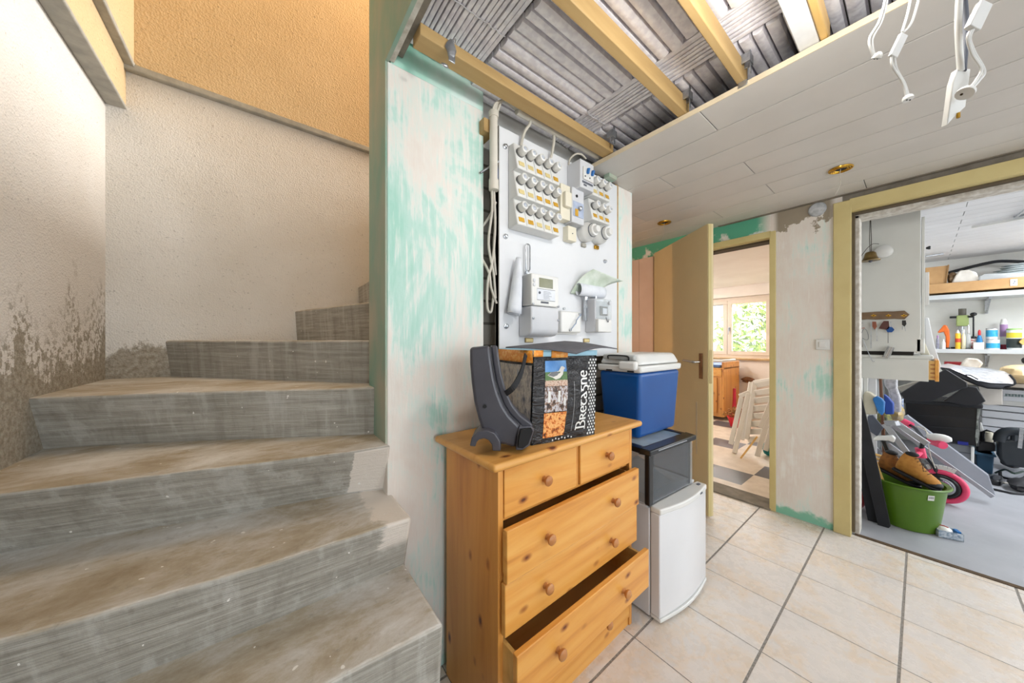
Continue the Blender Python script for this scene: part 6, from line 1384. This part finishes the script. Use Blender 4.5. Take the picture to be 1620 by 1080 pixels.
b = MB(); p = at(1398, 735, X=3.5); 
for k in range(4): b.cyl(at(1384, 718 + k * 6, X=3.55), at(1401, 723 + k * 6, X=3.5), .010, n=8)
tag(b.build('wood_bundle', M['pine_pale'], None), 'bundle of pale round sticks behind the slat', 'sticks')

# grey board and silver legs
mg = pm('board_grey', (134, 138, 148), (124, 128, 138), 5, 0.4); me_ = pm('edge_silver', (176, 178, 184), rough=0.35, metal=0.6)
t = thing('ramp_board', 'long grey metal board with silver edge sloping down to the floor', 'board', tuple(at(1565, 786, z=0.004)))
A_ = [(1434, 668), (1440, 664), (1450, 657), (1470, 668)]; 
b = MB()
Pm = [at(u, v, X=x) for u, v, x in ((1410, 668, 4.33), (1436, 657, 4.36), (1564, 752, 4.36), (1575, 784, 4.33), (1567, 787, 4.32))]
b.slab(Pm, (.02, 0, 0.01)); b.build('panel', mg, t, bev=.002)
b = MB(); b.bar(at(1412, 672, X=4.30), at(1571, 785, X=4.30), .028, .02, up=(1, 0, 0)); b.build('silver_edge', me_, t, bev=.003)
t = thing('folded_trestle', 'folded silver metal leg frame lying above the green tub', 'leg frame', tuple(at(1440, 730, X=3.7)))
for s in (((1400, 670), (1448, 732)), ((1402, 668), (1420, 669)), ((1418, 668), (1468, 702))):
    b = MB(); b.bar(at(*s[0], X=3.72), at(*s[1], X=3.66), .035, .03, up=(1, 0, 0)); b.build('tube', me_, t, bev=.003)
t = thing('folded_trestle', 'second set of silver metal legs below the white saddle', 'leg frame', tuple(at(1420, 730, X=3.8)))
for s in (((1378, 702), (1425, 745)), ((1405, 702), (1450, 735)), ((1398, 706), (1440, 742))):
    b = MB(); b.bar(at(*s[0], X=3.85), at(*s[1], X=3.78), .03, .025, up=(1, 0, 0)); b.build('tube', me_, t, bev=.003)

# child's bicycle
pk = pm('bike_pink', (226, 70, 110), (216, 60, 100), 10, 0.45); BX = 4.05
t = thing('kids_bicycle', 'child bicycle with pink tyre and grips and white saddle behind the tub', 'bicycle', tuple(at(1500, 798, X=BX)[:2]) + (0.004,))
ctr = at(1490, 768, X=BX); Rw = min(0.145, ctr.z - 0.006)
wy = Vector((0.10, 1, 0)).normalized(); wz = Vector((0, 0, 1)); wn = wy.cross(wz)
def circ(r, n=36): return [ctr + wy * r * math.cos(2 * math.pi * i / n) + wz * r * math.sin(2 * math.pi * i / n) for i in range(n)]
b = MB(); b.tube(circ(Rw - .016), .018, 10, closed=True); w_ = b.build('tyre', pk, t)
b = MB(); b.tube(circ(Rw - .046), .013, 8, closed=True); b.build('tyre_wall', M['black'], t)
b = MB(); b.tube(circ(Rw - .066), .010, 8, closed=True); b.build('rim', me_, t)
b = MB(); b.tube(circ(Rw - .09), .008, 8, closed=True); b.build('rim_ring', pm('rim_violet', (160, 70, 150), rough=0.4), t)
b = MB(); b.cyl(ctr - wn * .03, ctr + wn * .03, .022, n=14); b.build('hub', M['steel'], t)
b = MB()
for i in range(10): a = 2 * math.pi * i / 10; b.tube([ctr, ctr + (wy * math.cos(a) + wz * math.sin(a)) * (Rw - .07)], .0018, 5)
b.build('spokes', M['steel'], t)
hd = at(1458, 712, X=BX - .03); hb = at(1465, 700, X=BX - .03)
b = MB(); b.tube([ctr + wn * .04, at(1478, 738, X=BX - .02), hd], .012, 8); b.tube([ctr - wn * .04, at(1479, 738, X=BX + .05), hd + Vector((.03, 0, 0))], .012, 8); b.build('fork', M['black'], t)
b = MB(); b.cyl(at(1459, 723, X=BX - .03), at(1455, 708, X=BX - .03), .026, n=14); b.build('head_tube', pk, t)
b = MB(); b.tube([at(1456, 712, X=BX - .03), at(1460, 700, X=BX - .04), at(1462, 693, X=BX - .04)], .014, 8); b.tube([at(1431, 667, X=BX + .18), at(1447, 676, X=BX + .12), at(1460, 692, X=BX - .04), at(1478, 697, X=BX - .12), at(1490, 703, X=BX - .2)], .011, 8); b.build('handlebar', M['black'], t)
for g0, g1 in (((1429, 666, .19), (1441, 672, .15)), ((1473, 696, -.14), (1492, 704, -.22))):
    b = MB(); b.cyl(at(g0[0], g0[1], X=BX + g0[2]), at(g1[0], g1[1], X=BX + g1[2]), .026, n=14); b.build('grip', pk, t)
b = MB(); b.blob(at(1486, 692, X=BX - .18), (.03, .06, .03), 14, 8, .05, 2); b.build('bell', wh, t)
b = MB(); b.tube(spline([at(1452, 674, X=BX), at(1468, 684, X=BX), at(1468, 697, X=BX - .05), at(1472, 720, X=BX - .05), at(1480, 740, X=BX - .05)], 5), .003, 6); b.tube(spline([at(1448, 674, X=BX + .1), at(1462, 676, X=BX), at(1468, 690, X=BX - .05)], 5), .003, 6); b.build('brake_cable', M['cable'], t)
b = MB(); P = onX([(1381, 694), (1388, 690), (1402, 690), (1412, 689), (1417, 694), (1414, 700), (1406, 697), (1392, 696), (1384, 697)], BX - .5); b.slab(P, (.06, 0, 0)); b.build('saddle', wh, t, bev=.010, seg=3)
b = MB(); b.tube([at(1398, 697, X=BX - .47), at(1405, 715, X=BX - .45), at(1409, 730, X=BX - .43)], .014, 8); b.build('seat_post', M['black'], t)
b = MB(); b.tube([at(1409, 728, X=BX - .43), at(1430, 732, X=BX - .3), at(1456, 716, X=BX - .05)], .016, 8); b.build('frame', pk, t)
b = MB(); pts = [ctr + (wy * math.cos(a) + wz * math.sin(a)) * (Rw + .012) for a in [R(60 + i * 8) for i in range(8)]]
for p_, q_2 in zip(pts, pts[1:]): b.bar(p_, q_2, .045, .006, up=wn)
b.build('mudguard', wh, t)

# green tub with shoes
tc_ = Vector((3.41, 0.058, 0.003))
gm = pm('tub_green', (80, 116, 22), (74, 108, 18), 4, 0.32)
t = thing('laundry_tub', 'big green plastic tub holding brown boots on the grey floor', 'tub', tuple(tc_))
b = MB(); b.lathe([(0.128, 0), (0.135, 0.006), (0.168, 0.278), (0.182, 0.282), (0.187, 0.292), (0.181, 0.298), (0.162, 0.290), (0.128, 0.012), (0.0, 0.010)], (0, 0, 0), n=56); b.build('tub_body', gm, t, local=True)
b = MB(); b.box(-0.03, 0.03, -0.004, 0.004, -0.012, 0.012)
b.b.free(); q = at(1481, 781, X=3.30)
b = MB(); dv_ = Vector((-.80, -.60, 0)).normalized(); sd_ = Vector((-dv_.y, dv_.x, 0)); c_ = Vector((tc_.x, tc_.y, 0.245)) + dv_ * 0.1655
upv = Vector((dv_.x * .12, dv_.y * .12, 1)).normalized()
b.slab([c_ + sd_ * a * .015 + upv * h for a, h in ((-1, -.015), (1, -.015), (1, .017), (-1, .017))], dv_ * .002); lb_ = b.build('price_label', wh, t)
b = MB()
for k in range(5): b.slab([c_ + dv_ * .0022 + sd_ * (-.010 + k * .005 + a * .0012) + upv * h for a, h in ((-1, -.004), (1, -.004), (1, .010), (-1, .010))], dv_ * .0004)
b.build('bars', M['ink'], lb_)
def boot(loc, rz, pitch, label, m, sole, lace):
    t = thing('hiking_boot', label, 'shoe', tuple(loc), rz); t.scale = (.74, .74, .74)
    rp = Matrix.Rotation(pitch, 3, 'Y')
    secs = [(-0.12, .034, .08, .175), (-0.10, .044, .09, .20), (-0.06, .047, .095, .20), (-0.025, .047, .08, .175), (0.01, .047, .06, .135), (0.05, .050, .048, .108), (0.09, .052, .042, .092), (0.125, .048, .036, .08), (0.15, .036, .03, .064), (0.163, .018, .022, .042)]
    b = MB(); rings = []
    for x, w, hm, h in secs:
        rings.append([b.b.verts.new(rp @ Vector((x, w * math.cos(a) * (1 if math.sin(a) < 0.2 else 1 - .45 * math.sin(a) ** 2), max(0.006, h * (0.5 + 0.5 * math.sin(a))) + .012))) for a in [2 * math.pi * i / 16 for i in range(16)]])
    for A, B in zip(rings, rings[1:]):
        for k in range(16): b.b.faces.new((A[k], A[(k + 1) % 16], B[(k + 1) % 16], B[k]))
    b.b.faces.new(rings[0]); b.b.faces.new(rings[-1][::-1]); b.build('upper', m, t, local=True, sub=1)
    b = MB(); out = [(x, w + .006) for x, w, _, _ in secs] + [(.182, 0)]; ring = [(x, y) for x, y in out] + [(x, -y) for x, y in out[::-1][1:]]
    b.hexa([rp @ Vector((x, y, 0)) for x, y in ring], [rp @ Vector((x, y, .022)) for x, y in ring]); b.build('sole', sole, t, local=True, bev=.005)
    b = MB(); b.blob(rp @ Vector((.128, 0, .036)), (.046, .050, .034), 14, 8, 0); b.build('toe_cap', sole, t, local=True)
    b = MB(); b.blob(rp @ Vector((-.07, 0, .200)), (.044, .030, .022), 14, 8, 0); b.build('collar_lining', M['blackm'], t, local=True)
    b = MB()
    for k in range(6):
        x = -0.035 + k * .021; z = .188 - k * .0155
        b.tube([rp @ Vector((x, -.030, z - .008)), rp @ Vector((x + .008, 0, z + .008)), rp @ Vector((x, .030, z - .008))], .0026, 6)
    b.tube(spline([rp @ Vector(p) for p in ((-.02, 0, .19), (.01, .04, .18), (.05, .06, .14), (.04, .03, .12), (.0, .0, .17))], 5), .0024, 6); b.tube(spline([rp @ Vector(p) for p in ((-.02, 0, .19), (.01, -.04, .18), (.05, -.06, .12))], 5), .0024, 6)
    b.build('laces', lace, t, local=True); return t
bt = pm('boot_tan', (190, 134, 60), (172, 116, 48), 30, 0.75); bt2 = pm('boot_brown', (150, 96, 40), (120, 74, 30), 30, 0.8); sl = pm('sole_navy', (26, 26, 34), rough=0.6); lc = pm('lace_brown', (70, 50, 34), rough=0.8)
boot(Vector((3.40, 0.035, 0.315)), R(-108), R(20), 'tan nubuck hiking boot with dark toe, the one lying foremost in the tub', bt, sl, lc)
boot(Vector((3.47, 0.115, 0.285)), R(-112), R(16), 'darker brown hiking boot behind the tan one in the tub', bt2, sl, lc)
b = MB(); b.blob((3.41, 0.058, 0.13), (.125, .125, .115), 24, 12, .05, 11); tag(b.build('clothes_heap', pm('heap_dark', (60, 62, 60), (44, 46, 46), 10, 0.9), None), 'dark clothes filling the inside of the green tub', 'clothes')
# small box with plaster roll
q = at(1499, 848, z=0.004)
t = thing('gift_box', 'tiny open box with white plaster roll beside the tub on the grey floor', 'box', tuple(q), R(20))
b = MB(); b.box(-.035, .035, -.05, .05, 0, .003)
for a in ((-.035, -.033, -.05, .05), (.033, .035, -.05, .05), (-.035, .035, -.05, -.048), (-.035, .035, .048, .05)): b.box(*a, 0, .045)
b.build('carton', pm('gift_print', (206, 214, 222), (120, 140, 160), 60, 0.4), t, local=True)
b = MB(); b.blob((0, .014, .035), (.032, .034, .026), 16, 10, .05, 3); b.build('white_roll', wh, t, local=True)
b = MB(); b.tube([(-.01, .0, .060), (0, .014, .063), (.01, .03, .060)], .003, 6); b.build('red_ribbon', pm('ribbon_red', (190, 50, 40), rough=0.5), t, local=True)
b = MB(); b.box(-.02, .02, -.046, -.030, .012, .050); b.build('blue_packet', M['brightblue'], t, local=True)

# right hand clutter
q = at(1558, 748, z=0.004)
t = thing('blue_bin', 'small blue plastic bin with tools sticking out', 'bin', tuple(q))
zt_ = at(1558, 716, X=q.x).z; w0 = abs(at(1543, 740, X=q.x).y - at(1572, 740, X=q.x).y) / 2
b = MB(); b.hexa([(q.x - .0, q.y - w0 * .85, .004), (q.x + .24, q.y - w0 * .85, .004), (q.x + .24, q.y + w0 * .85, .004), (q.x, q.y + w0 * .85, .004)], [(q.x - .02, q.y - w0, zt_), (q.x + .27, q.y - w0, zt_), (q.x + .27, q.y + w0, zt_), (q.x - .02, q.y + w0, zt_)]); b.build('body', pm('bin_blue', (52, 92, 122), (46, 84, 112), 6, 0.5), t, bev=.008)
b = MB(); b.box(q.x - .03, q.x + .28, q.y - w0 - .01, q.y + w0 + .01, zt_ - .02, zt_); b.build('rim', pm('bin_rim', (70, 116, 148), rough=0.5), t, bev=.006)
t = thing('power_tool', 'black power tool with cream switch lying over the blue bin', 'power tool', tuple(at(1556, 712, X=q.x + .05)))
b = MB(); b.slab(onX([(1545, 714), (1544, 703), (1550, 698), (1573, 698), (1577, 704), (1576, 714)], q.x + .02), (.2, 0, 0)); b.build('body', M['black'], t, bev=.012)
b = MB(); b.tube([at(u, v, X=q.x + .08) for u, v in ((1553, 698), (1554, 684), (1562, 681), (1570, 684), (1572, 698))], .016, 8); b.build('handle', M['black'], t)
b = MB(); b.cyl(at(1565, 698, X=q.x + .03), at(1565, 683, X=q.x + .03), .022, n=12); b.build('cream_part', M['cream_plastic'], t)
plate('white_wedge', 'narrow white plastic wedge upright behind the power tool', 'wedge', [(1550, 668), (1553, 668), (1557, 682), (1553, 694), (1550, 690)], q.x + .1, .03, wh)
t = thing('tool_case', 'rounded dark grey carrying case with moulded handle, beside the blue bin', 'case', tuple(at(1605, 740, X=5.5)))
dg = pm('case_dark', (42, 48, 54), (36, 42, 48), 6, 0.4)
b = MB(); b.slab(onX([(1580, 694), (1640, 697), (1640, 742), (1590, 737), (1581, 725)], 5.05), (.2, 0, 0)); b.build('body', dg, t, bev=.015)
b = MB(); b.tube(spline([at(u, v, X=5.07) for u, v in ((1581, 697), (1584, 687), (1594, 682), (1610, 682), (1626, 684), (1640, 690))], 5), .035, 10); b.build('handle_arch', dg, t)
b = MB(); b.tube([at(1605, 686, X=5.07), at(1605, 697, X=5.07)], .02, 8); b.build('handle_post', dg, t)
b = MB(); b.bar(at(1616.5, 677, X=5.0), at(1613, 708, X=5.0), .02, .02); tag(b.build('silver_rod', M['steel'], None), 'upright silver rod in front of the dark case', 'rod')
plate('pale_cable_tie', 'pale blue strap hanging between bin and dark case', 'strap', [(1576, 700), (1580, 702), (1578, 712), (1584, 719), (1580, 721), (1575, 712)], q.x - .05, .015, pm('strap_pale', (150, 180, 200), rough=0.5), bev=.002)
def floorcable(pts, r, m, label):
    b = MB(); b.tube(spline([at(u, v, z=zz) for u, v, zz in pts], 6), r, 7); tag(b.build('cable', m, None), label, 'cable')
floorcable([(1568, 772, .012), (1590, 777, .012), (1606, 780, .012), (1650, 783, .012)], .008, M['blackm'], 'black cable on the floor running out from the sloping grey board')
floorcable([(1582, 745, .05), (1584, 753, .012), (1600, 757, .012), (1618, 756, .012), (1630, 748, .012)], .010, M['blackm'], 'coiled black cable lying below the dark case')
floorcable([(1575, 747, .012), (1590, 742, .08), (1604, 748, .10), (1618, 745, .06)], .008, pm('cable_green', (40, 62, 50), rough=0.6), 'dark green cable looped over the coiled black one')
floorcable([(1588, 763, .012), (1600, 764, .012), (1612, 767, .012)], .006, M['cable'], 'pale thin cable leading from the black foot switch')
b = MB(); b.slab([at(u, v, z=.004) for u, v in ((1565, 760), (1572, 757), (1586, 760), (1589, 765), (1583, 769), (1567, 766))], (0, 0, .045)); tag(b.build('foot_switch', M['black'], None, bev=.014, seg=3), 'black oblong power block on the floor at the foot of the grey board', 'power block')
b = MB(); p = at(1600, 733, z=.06); b.blob(p + Vector((0, 0, .02)), (.10, .06, .055), 16, 9, .2, 41); tag(b.build('black_pouch', M['blackm'], None), 'black soft pouch heaped among the cables below the dark case', 'pouch')
b = MB(); p = at(1614, 766, z=.05); b.blob(p, (.10, .06, .05), 16, 9, .15, 42); tag(b.build('black_shoe', M['blackm'], None), 'black low shoe shape among the cables, closest to the tub side', 'shoe')

# repeats of a kind share a group
GROUPS = {'fuse_block': 'screw fuse blocks on the meter board', 'fuse_holder': 'round fuse holders on the meter board', 'wooden_batten': 'wooden battens of the open ceiling',
          'hanger_bracket': 'steel hanger brackets of the ceiling battens', 'steel_clip': 'steel clips at the ends of the battens', 'lamp_wire': 'loose lamp wires hanging from the ceiling', 'bottle': 'bottles on the storage shelf',
          'paint_can': 'stacked paint cans on the storage shelf', 'paper_sack': 'paper sacks on the workbench', 'folding_chair': 'folded white garden chairs', 'hiking_boot': 'pair of hiking boots',
          'key_bunch': 'keys on the key rack', 'spot_ring': 'brass spot rings in the board ceiling', 'name_plate': 'brass frame labels on the meter board', 'electricity_meter': 'electricity meters on the board',
          'white_plank': 'white planks under the drawer', 'black_board': 'black boards leaning by the opening', 'wall_shelf': 'grey wall shelves of the storage room', 'shrub': 'garden shrubs beyond the window',
          'folded_trestle': 'folded silver trestle frames', 'cardboard_tube': 'white tubes on top of the cupboard', 'thin_wire': 'thin coloured wires beside the board'}
for o in list(COL.objects):
    if o.parent is None and o.get('category') and not o.get('group'):
        g = GROUPS.get(o.name.split('.')[0])
        if g: o['group'] = g
